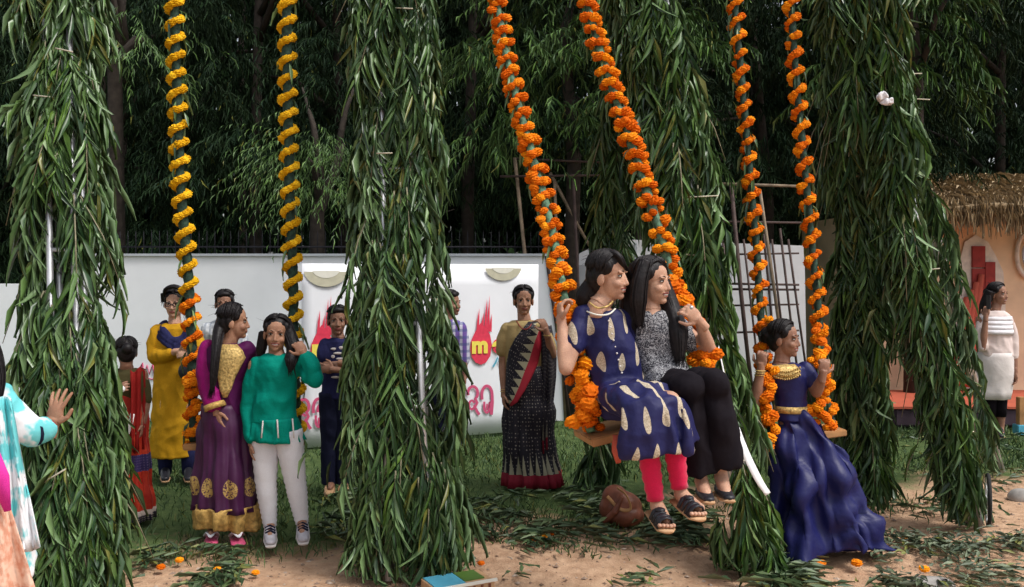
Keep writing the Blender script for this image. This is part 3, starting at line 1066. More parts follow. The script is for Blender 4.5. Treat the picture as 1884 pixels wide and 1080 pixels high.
def curve_pts(ctrl, n=60):
    """smooth points through control points"""
    ctrl = [V(c) for c in ctrl]
    c = [ctrl[0] * 2 - ctrl[1]] + ctrl + [ctrl[-1] * 2 - ctrl[-2]]
    out = []
    segs = len(ctrl) - 1
    for i in range(n + 1):
        t = i / n * segs
        k = min(int(t), segs - 1)
        u = t - k
        p0, p1, p2, p3 = c[k:k + 4]
        out.append(0.5 * (2 * p1 + (p2 - p0) * u + (2 * p0 - 5 * p1 + 4 * p2 - p3) * u * u + (3 * p1 - p0 - 3 * p2 + p3) * u ** 3))
    return out


def put_flower(parent, p, size, kind):
    o = bpy.data.objects.new('flower', random.choice(FLOWER[kind]))
    COL.objects.link(o)
    o.parent = parent
    o.location = V(p) - absloc(parent)
    s = size * (random.uniform(.72, 1.22) if kind == 'orange' else random.uniform(.88, 1.08))
    o.scale = (s, s, s)
    o.rotation_euler = (random.uniform(-.5, .5), random.uniform(-.5, .5), random.uniform(0, 6))
    return o


def garlanded_rope(root, ctrl, pitch, rad, fsize, kind, step, mat='rope', core=.026, phase=0.0, drop=0.0, lower=None, leaves=26, jitter=.2, hand=1):
    """rope with a garland of flower heads wound round it"""
    pts = curve_pts(ctrl, 80)
    rope = link('rope', G().tube(pts, [core * (1 + .12 * math.sin(i * 1.7)) for i in range(len(pts))], 9).mesh(), M[mat], root)
    gar = bpy.data.objects.new('garland', None)
    gar.parent = root
    COL.objects.link(gar)
    L = [0]
    for a, b in zip(pts, pts[1:]):
        L.append(L[-1] + (b - a).length)
    total = L[-1]
    nt = total / pitch
    circ = math.hypot(2 * math.pi * rad, pitch)
    nf = int(nt * circ / step)

    def at(s):
        k = min(max(int(np.searchsorted(L, s)) - 1, 0), len(pts) - 2)
        u = (s - L[k]) / max(L[k + 1] - L[k], 1e-6)
        return pts[k].lerp(pts[k + 1], u), (pts[k + 1] - pts[k]).normalized()
    thread = []
    for i in range(nf):
        s = total * i / nf
        p, t = at(s)
        a = phase - hand * 2 * math.pi * s / pitch
        u = V((1, 0, 0))
        u = (u - t * u.dot(t)).normalized()
        w = t.cross(u)
        rr = rad * random.uniform(1 - jitter, 1 + jitter)
        q = p + (u * math.cos(a) + w * math.sin(a)) * rr + t * random.uniform(-1, 1) * step * jitter * 2
        thread.append(q)
        if random.random() < drop + (.04 if kind == 'orange' else 0):
            continue
        kd = kind
        if lower and s > lower[0] * total:
            kd = lower[1]
        put_flower(gar, q, fsize, kd)
    # strips of leaf tied along the rope
    for i in range(leaves):
        p, t = at(total * random.uniform(.02, .99))
        a = random.uniform(0, 6.28)
        d = V((math.cos(a) * .5, math.sin(a) * .5, -1)).normalized()
        fr = leaf_frames(np.array([p]), np.array([d]), np.array([[math.cos(a), math.sin(a), .3]]), np.array([random.uniform(.09, .17)]), np.array([.022]))[0]
        lf = bpy.data.objects.new('leaf', leaf_mesh(random.randrange(4), 'leaf'))
        COL.objects.link(lf)
        lf.parent = root
        m4 = Matrix.Identity(4)
        q = p + V((math.cos(a), math.sin(a), 0)) * core - absloc(root)
        for x in range(3):
            for y in range(3):
                m4[x][y] = fr[x, y]
            m4[x][3] = q[x]
        lf.matrix_basis = m4
    return gar, at, total


def flower_bunch(gar, root, pts, n, spread, fsize, kind='orange'):
    c = curve_pts(pts, 40)
    for i in range(n):
        p = random.choice(c) + V((random.gauss(0, spread), random.gauss(0, spread * .7) - spread * .5, random.gauss(0, spread)))
        put_flower(gar, p, fsize, kind)


def board(root, a, b, depth, mat='wood'):
    a, b = V(a), V(b)
    u = (b - a).normalized()
    w = V((0, 0, 1)).cross(u).normalized()
    up = u.cross(w).normalized()
    rot = Matrix((u, w, up)).transposed()
    g = G().box((a + b) / 2, ((b - a).length / 2, depth / 2, .02), rot)
    me = g.mesh('seat', False)
    bm = bmesh.new()
    bm.from_mesh(me)
    bmesh.ops.bevel(bm, geom=bm.edges[:], offset=.006, segments=2, affect='EDGES')
    bm.to_mesh(me)
    bm.free()
    link('seat', me, M[mat], root)


sw1 = thing('swing', 'swing on dark ropes spiralled with yellow marigolds', 'swing', P(450, 800, 6.1), 'flower swings')
g1, at1, _ = garlanded_rope(sw1, [P(319, -62, 6.1), P(325, 150, 6.1), P(333, 350, 6.08), P(346, 500, 6.05), P(353, 640, 6.0), P(357, 812, 5.95)], .118, .042, .030, 'yellow', .027, core=.032, lower=(.70, 'orange'), jitter=.05, hand=-1)
flower_bunch(g1, sw1, [P(352, 690, 5.95), P(358, 750, 5.93), P(352, 815, 5.93)], 16, .03, .036)
g1b, _, _ = garlanded_rope(sw1, [P(526, -62, 6.1), P(529, 150, 6.1), P(533, 350, 6.08), P(539, 520, 6.05), P(541, 640, 6.02), P(548, 812, 6.0)], .124, .042, .030, 'yellow', .027, core=.033, jitter=.05, phase=1.0, hand=-1)
board(sw1, P(345, 818, 5.97), P(556, 818, 5.99), .2)

sw2 = thing('swing', 'swing with wooden seat on two ropes of big orange marigolds', 'swing', P(1190, 780, 4.45), 'flower swings')
g2, _, _ = garlanded_rope(sw2, [P(903, -62, 6.1), P(935, 120, 5.72), P(975, 270, 5.4), P(1010, 400, 5.05), P(1035, 530, 4.72), P(1058, 660, 4.5), P(1088, 795, 4.36)], .112, .040, .031, 'orange', .035, 'rope_pale', core=.024, leaves=44, hand=-1)
flower_bunch(g2, sw2, [P(1046, 560, 4.45), P(1050, 640, 4.42), P(1070, 680, 4.4), P(1092, 740, 4.35), P(1070, 770, 4.34)], 34, .028, .040)
g2b, _, _ = garlanded_rope(sw2, [P(1062, -62, 6.1), P(1100, 80, 5.8), P(1145, 215, 5.5), P(1190, 350, 5.2), P(1218, 440, 5.0), P(1243, 540, 4.8), P(1268, 600, 4.68), P(1305, 700, 4.55)], .114, .043, .033, 'orange', .038, 'rope_pale', core=.025, phase=2.2, leaves=44)
flower_bunch(g2b, sw2, [P(1240, 520, 4.6), P(1262, 590, 4.52), P(1290, 640, 4.46), P(1310, 668, 4.42)], 20, .026, .038)
board(sw2, P(1072, 806, 4.42), P(1322, 742, 4.58), .30)

sw3 = thing('swing', 'swing with loose orange garlands that carries the girl in the blue gown', 'swing', P(1480, 790, 5.7), 'flower swings')
g3, _, _ = garlanded_rope(sw3, [P(1345, -62, 6.25), P(1362, 120, 6.15), P(1378, 300, 6.05), P(1392, 460, 5.95), P(1402, 620, 5.85), P(1408, 720, 5.8), P(1420, 800, 5.75)], .122, .034, .028, 'orange', .030, core=.024, leaves=36, jitter=.1, hand=-1)
flower_bunch(g3, sw3, [P(1404, 590, 5.72), P(1405, 650, 5.7)], 10, .02, .032)
flower_bunch(g3, sw3, [P(1414, 680, 5.55), P(1405, 735, 5.52), P(1418, 770, 5.5), P(1418, 822, 5.5)], 26, .020, .034)
g3b, _, _ = garlanded_rope(sw3, [P(1452, -62, 6.25), P(1463, 120, 6.15), P(1480, 300, 6.05), P(1495, 460, 5.95), P(1508, 600, 5.85), P(1515, 700, 5.8), P(1532, 785, 5.75)], .126, .035, .029, 'orange', .030, core=.024, phase=1.0, leaves=36, jitter=.1, hand=-1)
flower_bunch(g3b, sw3, [P(1512, 590, 5.7), P(1505, 650, 5.66), P(1520, 700, 5.6), P(1500, 745, 5.6), P(1535, 780, 5.6)], 34, .026, .032)
board(sw3, P(1425, 806, 5.75), P(1540, 790, 5.82), .25)


# ------------------------------------------------------------------ people
def frame3(fwd, up=(0, 0, 1)):
    f = V(fwd).normalized()
    u = V(up)
    u = (u - f * u.dot(f)).normalized()
    r = f.cross(u)
    return Matrix((r, f, u)).transposed()


def wrinkle(me, amp=.005, seed=0, sx=7.0, sz=3.6):
    """soft creases and folds pressed into a cloth mesh"""
    n = len(me.vertices)
    co = np.empty(n * 3, dtype=np.float32)
    no = np.empty(n * 3, dtype=np.float32)
    me.vertices.foreach_get('co', co)
    me.vertex_normals.foreach_get('vector', no)
    co, no = co.reshape(-1, 3), no.reshape(-1, 3)
    h = np.empty(n, dtype=np.float32)
    for i, (x, y, z) in enumerate(co):
        w = mnoise.noise((x * 3, y * 3, z * 3 + seed)) * 1.3
        a = mnoise.noise((x * sx + w, y * sx + w, z * sz + seed))
        b = mnoise.noise((x * sx * 2.6 + z * 5, y * sx * 2.6, z * sz * 3 - x * 6 + seed))
        h[i] = (1 - abs(a) * 2.6) * 1.5 + b * 1.1 - .4
    co += no * (h * amp)[:, None]
    me.vertices.foreach_set('co', co.ravel())
    me.update()


CLOTH_NAMES = {'kurti': .010, 'top': .006, 'bodice': .005, 'tunic': .008, 'tee_shirt': .006, 'shirt': .006, 'blouse': .004, 'kurta': .008, 'scarf': .009,
               'trouser_leg': .007, 'jeans_leg': .005, 'sleeve': .008, 'pouch': .01, 'sari_trail': .006}


class Person:
    def __init__(self, label, px, py, d, skin, cat='person', s=1.0):
        self.d = d
        self.k = d / F            # metres per photo pixel at this person's depth
        self.s = s
        base = P(px, py, d)
        base.z = max(base.z, 0) if base.z < .25 else base.z
        self.root = thing('person', label, cat, base)
        self.skin = M[skin]
        self.co = G()
        self.fi = G()
        self.extra = []

    def p(self, x, y, dd=0.0):
        return P(x, y, self.d + dd)

    # ---- body pieces
    def limb(self, pts, rad, fine=False):
        pts = [V(q) for q in pts]
        r = [x * self.s for x in rad]
        (self.fi if fine else self.co).tube(pts, r, 10, joints=True)

    def head(self, c, fwd, up=(0, 0, 1), size=1.0, smile=False, neck=None, brow=True):
        self.hc, self.hR, self.hs = V(c), frame3(fwd, up), size
        h = lambda x, y, z: self.hc + self.hR @ (V((x, y, z)) * size)
        g = self.fi
        e = lambda x, y, z, a, b, c2: g.ell(h(x, y, z), (a * size, b * size, c2 * size), self.hR, 18, 12)
        e(0, -.012, .035, .072, .090, .080)
        e(0, .025, -.030, .057, .062, .082)
        e(0, .060, -.090, .022, .020, .018)
        for sx in (-1, 1):
            e(sx * .032, .055, -.032, .024, .026, .024)
            e(sx * .074, -.008, -.012, .011, .020, .031)
            e(sx * .011, .084, -.036, .008, .009, .007)
            e(sx * .026, .074, .021, .022, .010, .007)
        g.tube([h(0, .077, .010), h(0, .087, -.014), h(0, .094, -.032)], [.008 * size, .0085 * size, .0105 * size], 10, joints=True)
        if smile:
            e(0, .0790, -.0545, .026, .0095, .0050)
            e(0, .0770, -.0690, .021, .0100, .0055)
        else:
            e(0, .079, -.057, .025, .010, .0070)
            e(0, .078, -.066, .020, .010, .0070)
        nb = V(neck) if neck else h(0, -.02, -.2)
        g.tube([h(0, -.015, -.04), h(0, -.012, -.10), nb], [.052 * size, .048 * size, .056 * size], 12)
        self.co.tube([h(0, -.015, -.10), nb, nb + V((0, 0, -.06))], [.046 * size, .054 * size, .07 * size], 12)
        self.smile = smile
        self.h = h
        for sx in (-1, 1):
            gb = G().tube([h(sx * .013, .0825, .0232), h(sx * .028, .0815, .0278), h(sx * .045, .0665, .0222)], [.0022 * size, .0030 * size, .0012 * size], 6)
            self.extra.append(('eyebrow', gb.mesh(), M['hair'], 10 * sx))
        # eyes
        for sx in (-1, 1):
            ec = h(sx * .030, .0705, .003)
            gg = G().ell(ec, (.0140 * size, .009 * size, .0058 * size), self.hR, 12, 8)
            self.extra.append(('eye', gg.mesh(), M['eye_white'], sx))
            gi = G().ell(h(sx * .030, .0775, .0032), (.0068 * size, .0028 * size, .0060 * size), self.hR, 10, 6)
            gi.tube([h(sx * (.030 - .016), .073, .004), h(sx * .030, .0800, .0088), h(sx * (.030 + .017), .068, .005)], [.0018 * size, .0030 * size, .0015 * size], 6)
            self.extra.append(('iris', gi.mesh(), M['iris'], sx))
        if smile:
            gt = G().ell(h(0, .0775, -.0612), (.0205 * size, .0080 * size, .0058 * size), self.hR, 12, 8)
            self.extra.append(('teeth', gt.mesh(), M['teeth'], 0))

    def hand(self, wrist, d, palm, curl=.3, thumb=1, size=1.0, spread=.16):
        """palm and five bent fingers; d along the hand, palm = outward normal of the palm side, thumb on the +-side"""
        d = V(d).normalized()
        n = V(palm)
        n = (n - d * n.dot(d)).normalized()
        sd = d.cross(n).normalized() * thumb
        w = V(wrist)
        z = size
        R3 = Matrix((sd, d, n)).transposed()
        self.fi.ell(w + d * .045 * z, (.038 * z, .052 * z, .016 * z), R3)
        self.fi.tube([w - d * .05 * z, w + d * .03 * z], [.024 * z, .026 * z], 10)
        for i, (o, ln) in enumerate(((.027, .068), (.009, .076), (-.009, .071), (-.026, .056))):
            b = w + d * .078 * z + sd * o * z
            dd = (d + sd * (o / .027) * spread).normalized()
            pts = [b - dd * .03 * z, b]
            ang = 0.0
            q = b
            for sgl in (.42, .33, .25):
                ang += curl * (1 + .12 * i)
                q = q + (dd * math.cos(ang) + n * math.sin(ang)) * ln * sgl * z
                pts.append(q)
            self.fi.tube(pts, [.0092 * z, .0092 * z, .0085 * z, .0078 * z, .0065 * z], 8, joints=True)
        b = w + d * .022 * z + sd * .028 * z
        m = b + (d * .55 + sd * .75 + n * .25 * min(1, curl * 2)).normalized() * .036 * z
        t = m + (d * .85 + sd * .25 + n * .5 * min(1, curl * 2)).normalized() * .034 * z
        self.fi.tube([b - sd * .014 * z, b, m, t], [.013 * z, .0125 * z, .0105 * z, .008 * z], 8, joints=True)

    def arm(self, sh, el, wr, hd=None, palm=None, curl=.3, thumb=1, hs=1.0, thick=1.0, spread=.16):
        sh, el, wr = V(sh), V(el), V(wr)
        t = thick * self.s
        self.limb([sh, sh.lerp(el, .5), el], [.047 * thick, .042 * thick, .036 * thick])
        self.limb([el, el.lerp(wr, .35), wr], [.036 * thick, .036 * thick, .024 * thick])
        self.fi.tube([el.lerp(wr, .7), wr], [.028 * t, .0235 * t], 10)
        if hd is not None:
            self.hand(wr, hd, palm, curl, thumb, hs * self.s, spread)

    def leg(self, hip, knee, ankle, toe, thick=1.0):
        hip, knee, ankle, toe = V(hip), V(knee), V(ankle), V(toe)
        self.limb([hip, hip.lerp(knee, .5), knee], [.082 * thick, .07 * thick, .052 * thick])
        self.limb([knee, knee.lerp(ankle, .3), ankle], [.052 * thick, .052 * thick, .033 * thick])
        f = (toe - ankle)
        self.limb([ankle + V((0, 0, -.01)), ankle.lerp(toe, .55) + V((0, 0, -.012)), toe], [.034, .031, .02])

    def torso(self, rs):
        self.co.rings([(self.p(x, y, dd), rx * self.k * .84, ry * self.k * .78) for x, y, rx, ry, dd in rs], 24)

    def body(self, vox=.009):
        c = self.co.fuse(vox, 3)
        f = self.fi.fuse(.0042 if self.s > .5 else .004, 2)
        me = join_meshes(c, f)
        self.mats = [self.skin, M['lip'], M['hair']]
        if hasattr(self, 'h'):
            inv = self.hR.inverted()
            n = len(me.vertices)
            co = np.empty(n * 3, dtype=np.float32)
            me.vertices.foreach_get('co', co)
            co = co.reshape(-1, 3)
            loc = (co - np.array(self.hc)) @ np.array(inv).T / self.hs
            pi = np.zeros(len(me.polygons), dtype=np.int32)
            for k, p in enumerate(me.polygons):
                q = loc[p.vertices[0]]
                if q[1] < .035 or abs(q[0]) > .06 or abs(q[2]) > .085:
                    continue
                q = loc[list(p.vertices)].mean(0)
                ax = abs(q[0])
                if self.smile:
                    zc = -.060 + 7 * ax * ax
                    if ax < .027 and abs(q[2] - zc) < .011 * (1 - (ax / .031) ** 2) + .001 and q[1] > .06:
                        pi[k] = 1
                else:
                    if ax < .024 and abs(q[2] + .061) < .0095 * (1 - (ax / .028) ** 2) + .001 and q[1] > .06:
                        pi[k] = 1
                if False and abs(q[2] - (.0235 + .004 * math.sin((ax - .01) / .036 * 3.0))) < .0028:
                    pi[k] = 2
            me.polygons.foreach_set('material_index', pi)
        o = link('body', me, None, self.root)
        for mm in self.mats:
            me.materials.append(mm)
        eyes = {}
        for nm, m2, mt, sx in self.extra:
            if nm == 'iris':
                link(nm, m2, mt, eyes[sx])
            else:
                e = link(nm, m2, mt, o)
                eyes[sx] = e
                if nm == 'eye':
                    pass
        # eyes and teeth are parts of the person
        for ch in list(o.children):
            ch.parent = self.root
        return o

    # ---- hair
    def hair(self, style='bun', tail=None, fringe=True, rad=None, extra=None, vox=.0055):
        h, s = self.h, self.hs
        g = G()
        e = lambda x, y, z, a, b, c: g.ell(h(x, y, z), (a * s, b * s, c * s), self.hR, 18, 12)
        e(0, -.020, .047, .080, .090, .079)
        e(0, -.048, .000, .075, .062, .088)
        for sx in (-1, 1):
            e(sx * .066, .010, .045, .014, .036, .036)
            e(sx * .070, -.022, .012, .014, .028, .045)
        if style == 'short':
            e(0, .045, .085, .055, .035, .026)
            e(.02, .055, .077, .032, .022, .020)
        if style == 'bun':
            e(0, -.115, .02, .042, .038, .042)
        if tail:
            g.tube(curve_pts(tail, 18), list(np.interp(np.linspace(0, 1, 19), np.linspace(0, 1, len(rad)), rad)), 10)
        if extra:
            for pts, rr in extra:
                g.tube(curve_pts(pts, 14), list(np.interp(np.linspace(0, 1, 15), np.linspace(0, 1, len(rr)), rr)), 10)
        o = link('hair', g.fuse(vox, 1), M['hair'], self.root)
        # combed strands over the cap and along the tail
        st = G()
        rr = random.Random(len(o.data.vertices))
        for sg in (-1, 1):
            for i in range(46):
                y0 = rr.uniform(-.10, .056)
                pts = []
                top = rr.uniform(1.5, 2.0)
                for t in np.linspace(0, 1, 7):
                    a = t * top
                    y = y0 - t * (.02 + .26 * max(0, y0 + .02))
                    c = math.sqrt(max(.02, 1 - ((y + .014) / .096) ** 2))
                    lift = 1.0 + rr.uniform(-.012, .02)
                    pts.append(h(sg * (.004 + .082 * math.sin(a) * c * lift), y, .047 + .082 * math.cos(a) * c * lift))
                if style == 'short':
                    pts = pts[:5]
                st.tube(pts, [.0022 * s, .004 * s, .0045 * s, .0045 * s, .004 * s, .0035 * s, .0015 * s][:len(pts)], 5)
        for i in range(12):
            a, b_ = rr.uniform(-1.5, 1.5), rr.uniform(-2.2, .75)
            c0 = h(.081 * math.sin(a) * math.cos(b_ * .5), -.02 + .09 * math.sin(b_ * .6), .047 + .08 * math.cos(a) * .9)
            dv = (c0 - h(0, -.02, .02)).normalized()
            sd_ = self.hR @ V((rr.uniform(-1, 1), -1, rr.uniform(-.6, .3)))
            ln = rr.uniform(.02, .05) * s
            st.tube([c0, c0 + dv * ln * .15 + sd_ * ln * .6, c0 + dv * ln * .12 + sd_ * ln * 1.3], [.0009, .0008, .0004], 4)
        for pts, r0 in ([(tail, rad)] if tail else []) + list(extra or []):
            c = curve_pts(pts, 12)
            rw = np.interp(np.linspace(0, 1, 13), np.linspace(0, 1, len(r0)), r0)
            for i in range(22 if len(pts) > 3 else 10):
                a = rr.uniform(0, 6.28)
                f = rr.uniform(.85, 1.06)
                dv = V((math.cos(a), math.sin(a), 0))
                q = [c[k] + dv * (rw[k] * f) + V((0, 0, rr.uniform(-.004, .004))) for k in range(13)]
                q[-1] += V((rr.uniform(-.02, .02), rr.uniform(-.02, .02), -rr.uniform(0, .05)))
                st.tube(q, [.003 * s] * 6 + [.0035 * s] * 5 + [.0025 * s, .001], 5)
        link('strands', st.mesh(), M['hair'], o)
        return o

    # ---- clothes
    def R3(self, rs):
        return [(self.p(x, y, dd), rx * self.k, ry * self.k) for x, y, rx, ry, dd in rs]

    def fused(self, name, mat, rings=(), tubes=(), vox=.008, smooth=3, fold=None):
        g = G()
        for rs in rings:
            g.rings(self.R3(rs), 44, fold)
        for pts, rad in tubes:
            g.tube(pts, rad, 14, joints=True)
        me = g.fuse(vox, smooth)
        if name in CLOTH_NAMES:
            wrinkle(me, CLOTH_NAMES[name], self.d)
        return link(name, me, mat, self.root)

    def skirt(self, name, rs, mat, nf=11, amp=.06, seed=0, n=96, power=1.6, drop=0.0, thick=.006, sub=4, wr=.012):
        """open cloth tube with folds that deepen downwards; UV u round, v from top (0) to hem (1)"""
        rs = self.R3(rs)
        r = random.Random(seed)
        ph = [r.uniform(0, 6.28) for _ in range(4)]
        rows = []
        L = len(rs)
        m = (L - 1) * sub
        for k in range(m + 1):
            t = k / m
            a = t * (L - 1)
            i = min(int(a), L - 2)
            u = a - i
            c = rs[i][0].lerp(rs[i + 1][0], u)
            rx = rs[i][1] * (1 - u) + rs[i + 1][1] * u
            ry = rs[i][2] * (1 - u) + rs[i + 1][2] * u
            row = []
            for j in range(n):
                th = 2 * math.pi * j / n
                f = amp * (t ** power) * (math.sin(nf * th + ph[0] + .8 * t) * .55 + math.sin((nf * 2 + 1) * th + ph[1]) * .25 + math.sin(3 * th + ph[2]) * .35)
                z = drop * t * math.sin(2 * th + ph[3])
                row.append(c + V((rx * (1 + f) * math.cos(th), ry * (1 + f) * math.sin(th), z)))
            rows.append(row)
        o = grid_surface(name, rows, mat, self.root, thick, True)
        if wr:
            wrinkle(o.data, wr, self.d, 3.2, 1.8)
        return o

    def front(self, rs, x, y, off=.006):
        """point on the camera side of the ringed shape rs at photo pixel (x, y)"""
        ys = [q[1] for q in rs]
        cx, rx, ry, dd = (float(np.interp(y, ys, [q[i] for q in rs])) for i in (0, 2, 3, 4))
        u = max(-.98, min(.98, (x - cx) / rx))
        return self.p(x, y, dd - ry * self.k * math.sqrt(1 - u * u) - off)

    def patch(self, name, rs, rows, mat, off=.008, n=9, thick=.004):
        """band lying on the front of rs; rows of (y_left, x_left, y_right, x_right)"""
        out = []
        for (yl, xl, yr, xr) in rows:
            out.append([self.front(rs, xl + (xr - xl) * i / (n - 1), yl + (yr - yl) * i / (n - 1), off) for i in range(n)])
        return grid_surface(name, out, mat, self.root, thick)

    def ring_band(self, name, rs, y, dy, mat, grow=1.04):
        ys = [q[1] for q in rs]
        rows = []
        for yy in (y, y + dy):
            cx, rx, ry, dd = (float(np.interp(yy, ys, [q[i] for q in rs])) for i in (0, 2, 3, 4))
            c = self.p(cx, yy, dd)
            rows.append([c + V((rx * self.k * grow * math.cos(a), ry * self.k * grow * math.sin(a), 0)) for a in np.linspace(0, 2 * math.pi, 40)[:-1]])
        return grid_surface(name, rows, mat, self.root, .006, True)

    def solid(self, name, g, mat, vox=None, smooth=2, parent=None):
        me = g.fuse(vox, smooth) if vox else g.mesh()
        if name in CLOTH_NAMES and vox:
            wrinkle(me, CLOTH_NAMES[name], self.d + len(me.vertices) % 7)
        return link(name, me, mat, parent or self.root)

    def shoe(self, name, ankle, toe, mat, solemat, w=.04, h=.05):
        a, t = V(ankle), V(toe)
        dirn = (t - a)
        fl = V((dirn.x, dirn.y, dirn.z)).normalized()
        g = G()
        g.tube([a - fl * .03, a.lerp(t, .45), t], [(w * .85, h), (w, h * .75), (w * .75, h * .45)], 12, joints=False)
        g.ell(a - fl * .02, (w * .85, w * .9, h))
        g.ell(t, (w * .78, w * .78, h * .45))
        o = link(name, g.fuse(.005, 2), mat, self.root)
        up = V((0, 0, 1))
        up = (up - fl * up.dot(fl)).normalized()
        g = G().tube([a - fl * .055 - up * h * .8, a.lerp(t, .5) - up * h * .62, t + fl * w * .7 - up * h * .35], [(w * .9, .011), (w * 1.05, .011), (w * .7, .009)], 12, ref=fl.cross(up))
        link('sole', g.mesh(), solemat, o)
        return o


# ---- patterned cloths
def uv_node(nt):
    u = N(nt, 'ShaderNodeUVMap')
    s = N(nt, 'ShaderNodeSeparateXYZ')
    nt.links.new(u.outputs[0], s.inputs[0])
    return s.outputs[0], s.outputs[1], u.outputs[0]


def dots(nt, vec, scale, size, rnd=0.0):
    v = N(nt, 'ShaderNodeTexVoronoi')
    v.inputs['Scale'].default_value = scale
    v.inputs['Randomness'].default_value = rnd
    nt.links.new(vec, v.inputs['Vector'])
    return math_node(nt, 'LESS_THAN', v.outputs['Distance'], size)


def finish(nt, b, c, rough=.75, wrinkle=.3, spec=.25):
    nt.links.new(c, b.inputs['Base Color'])
    b.inputs['Roughness'].default_value = rough
    b.inputs['Specular IOR Level'].default_value = spec
    bump(nt, b, noise_tex(nt, coords(nt), 10, 4), wrinkle, .02)


def booti_cloth():
    """navy silk with rows of long beige teardrop motifs"""
    m, nt, b = new_mat('navy motif silk')
    tc = N(nt, 'ShaderNodeTexCoord')
    sp = N(nt, 'ShaderNodeSeparateXYZ')
    nt.links.new(tc.outputs['Object'], sp.inputs[0])
    x = math_node(nt, 'ADD', sp.outputs[0], math_node(nt, 'MULTIPLY', sp.outputs[1], .5))
    z = math_node(nt, 'ADD', sp.outputs[2], math_node(nt, 'MULTIPLY', sp.outputs[1], -.9))
    cx = math_node(nt, 'MULTIPLY', x, 1 / .094)
    row = math_node(nt, 'MULTIPLY', z, 1 / .15)
    odd = math_node(nt, 'MULTIPLY', math_node(nt, 'FLOORED_MODULO', math_node(nt, 'FLOOR', row), 2.0), .5)
    fx = math_node(nt, 'SUBTRACT', math_node(nt, 'FRACT', math_node(nt, 'ADD', cx, odd)), .5)
    fz = math_node(nt, 'SUBTRACT', math_node(nt, 'FRACT', row), .5)
    wdt = math_node(nt, 'ADD', .16, math_node(nt, 'MULTIPLY', fz, -.16))     # wider at the foot
    ex = math_node(nt, 'DIVIDE', fx, wdt)
    ez = math_node(nt, 'DIVIDE', fz, .30)
    r2 = math_node(nt, 'ADD', math_node(nt, 'MULTIPLY', ex, ex), math_node(nt, 'MULTIPLY', ez, ez))
    k = math_node(nt, 'LESS_THAN', r2, 1.0)
    grain = noise_tex(nt, tc.outputs['Object'], 160, 2)
    beige = mix(nt, ramp(nt, grain, .35, .65), (.36, .29, .2), (.6, .52, .4))
    finish(nt, b, mix(nt, k, (.013, .014, .075), beige), .6, .6, .25)
    return m


def print_cloth():
    """black and white scribble print"""
    m, nt, b = new_mat('grey scribble print')
    v = coords(nt)
    n = N(nt, 'ShaderNodeTexNoise')
    n.inputs['Scale'].default_value = 42
    n.inputs['Detail'].default_value = 2
    n.inputs['Distortion'].default_value = 2.5
    nt.links.new(v, n.inputs['Vector'])
    w = math_node(nt, 'ABSOLUTE', math_node(nt, 'SUBTRACT', n.outputs[0], .5))
    k = ramp(nt, w, .01, .06)
    finish(nt, b, mix(nt, k, (.50, .50, .52), (.04, .04, .05)), .8)
    return m


def sari_skirt_cloth():
    m, nt, b = new_mat('black bandhani sari')
    u, v, uv = uv_node(nt)
    mp = N(nt, 'ShaderNodeMapping')
    mp.inputs['Scale'].default_value = (56, 34, 1)
    nt.links.new(uv, mp.inputs[0])
    d = dots(nt, mp.outputs[0], 1.0, .2, .25)
    base = mix(nt, d, (.012, .010, .018), (.24, .22, .2))
    # pointed temple border above a red hem
    tri = math_node(nt, 'ABSOLUTE', math_node(nt, 'SUBTRACT', math_node(nt, 'FRACT', math_node(nt, 'MULTIPLY', u, 26)), .5))
    lim = math_node(nt, 'ADD', .745, math_node(nt, 'MULTIPLY', tri, .5))
    c = mix(nt, math_node(nt, 'GREATER_THAN', v, lim), base, (.33, .31, .22))
    c = mix(nt, math_node(nt, 'GREATER_THAN', v, .9), c, (.24, .012, .03))
    finish(nt, b, c, .6, .3, .3)
    return m


def sari_pallu_cloth():
    m, nt, b = new_mat('sari shoulder end')
    u, v, uv = uv_node(nt)
    mp = N(nt, 'ShaderNodeMapping')
    mp.inputs['Scale'].default_value = (14, 26, 1)
    nt.links.new(uv, mp.inputs[0])
    d = dots(nt, mp.outputs[0], 1.0, .2, .25)
    base = mix(nt, d, (.012, .010, .018), (.24, .22, .2))
    tri = math_node(nt, 'ABSOLUTE', math_node(nt, 'SUBTRACT', math_node(nt, 'FRACT', math_node(nt, 'MULTIPLY', v, 11)), .5))
    lim = math_node(nt, 'ADD', .34, math_node(nt, 'MULTIPLY', tri, .75))
    c = mix(nt, math_node(nt, 'GREATER_THAN', u, lim), base, (.40, .37, .25))
    c = mix(nt, math_node(nt, 'GREATER_THAN', u, .70), c, (.40, .02, .04))
    finish(nt, b, c, .6, .25, .3)
    return m


def red_sari_cloth():
    m, nt, b = new_mat('red sari cloth')
    u, v, uv = uv_node(nt)
    t = coords(nt)
    base = mix(nt, ramp(nt, noise_tex(nt, t, 14, 3), .35, .65), (.34, .016, .008), (.50, .042, .016))
    band = math_node(nt, 'COMPARE', v, .60)
    band.node.inputs[2].default_value = .055
    nv = mix(nt, dots(nt, uv, 60, .25), (.03, .02, .09), (.10, .07, .16))
    c = mix(nt, band, base, nv)
    c = mix(nt, math_node(nt, 'GREATER_THAN', v, .92), c, (.62, .5, .45))
    c = mix(nt, math_node(nt, 'GREATER_THAN', v, .955), c, mix(nt, dots(nt, uv, 70, .3), (.03, .02, .05), (.4, .32, .3)))
    finish(nt, b, c, .6)
    return m


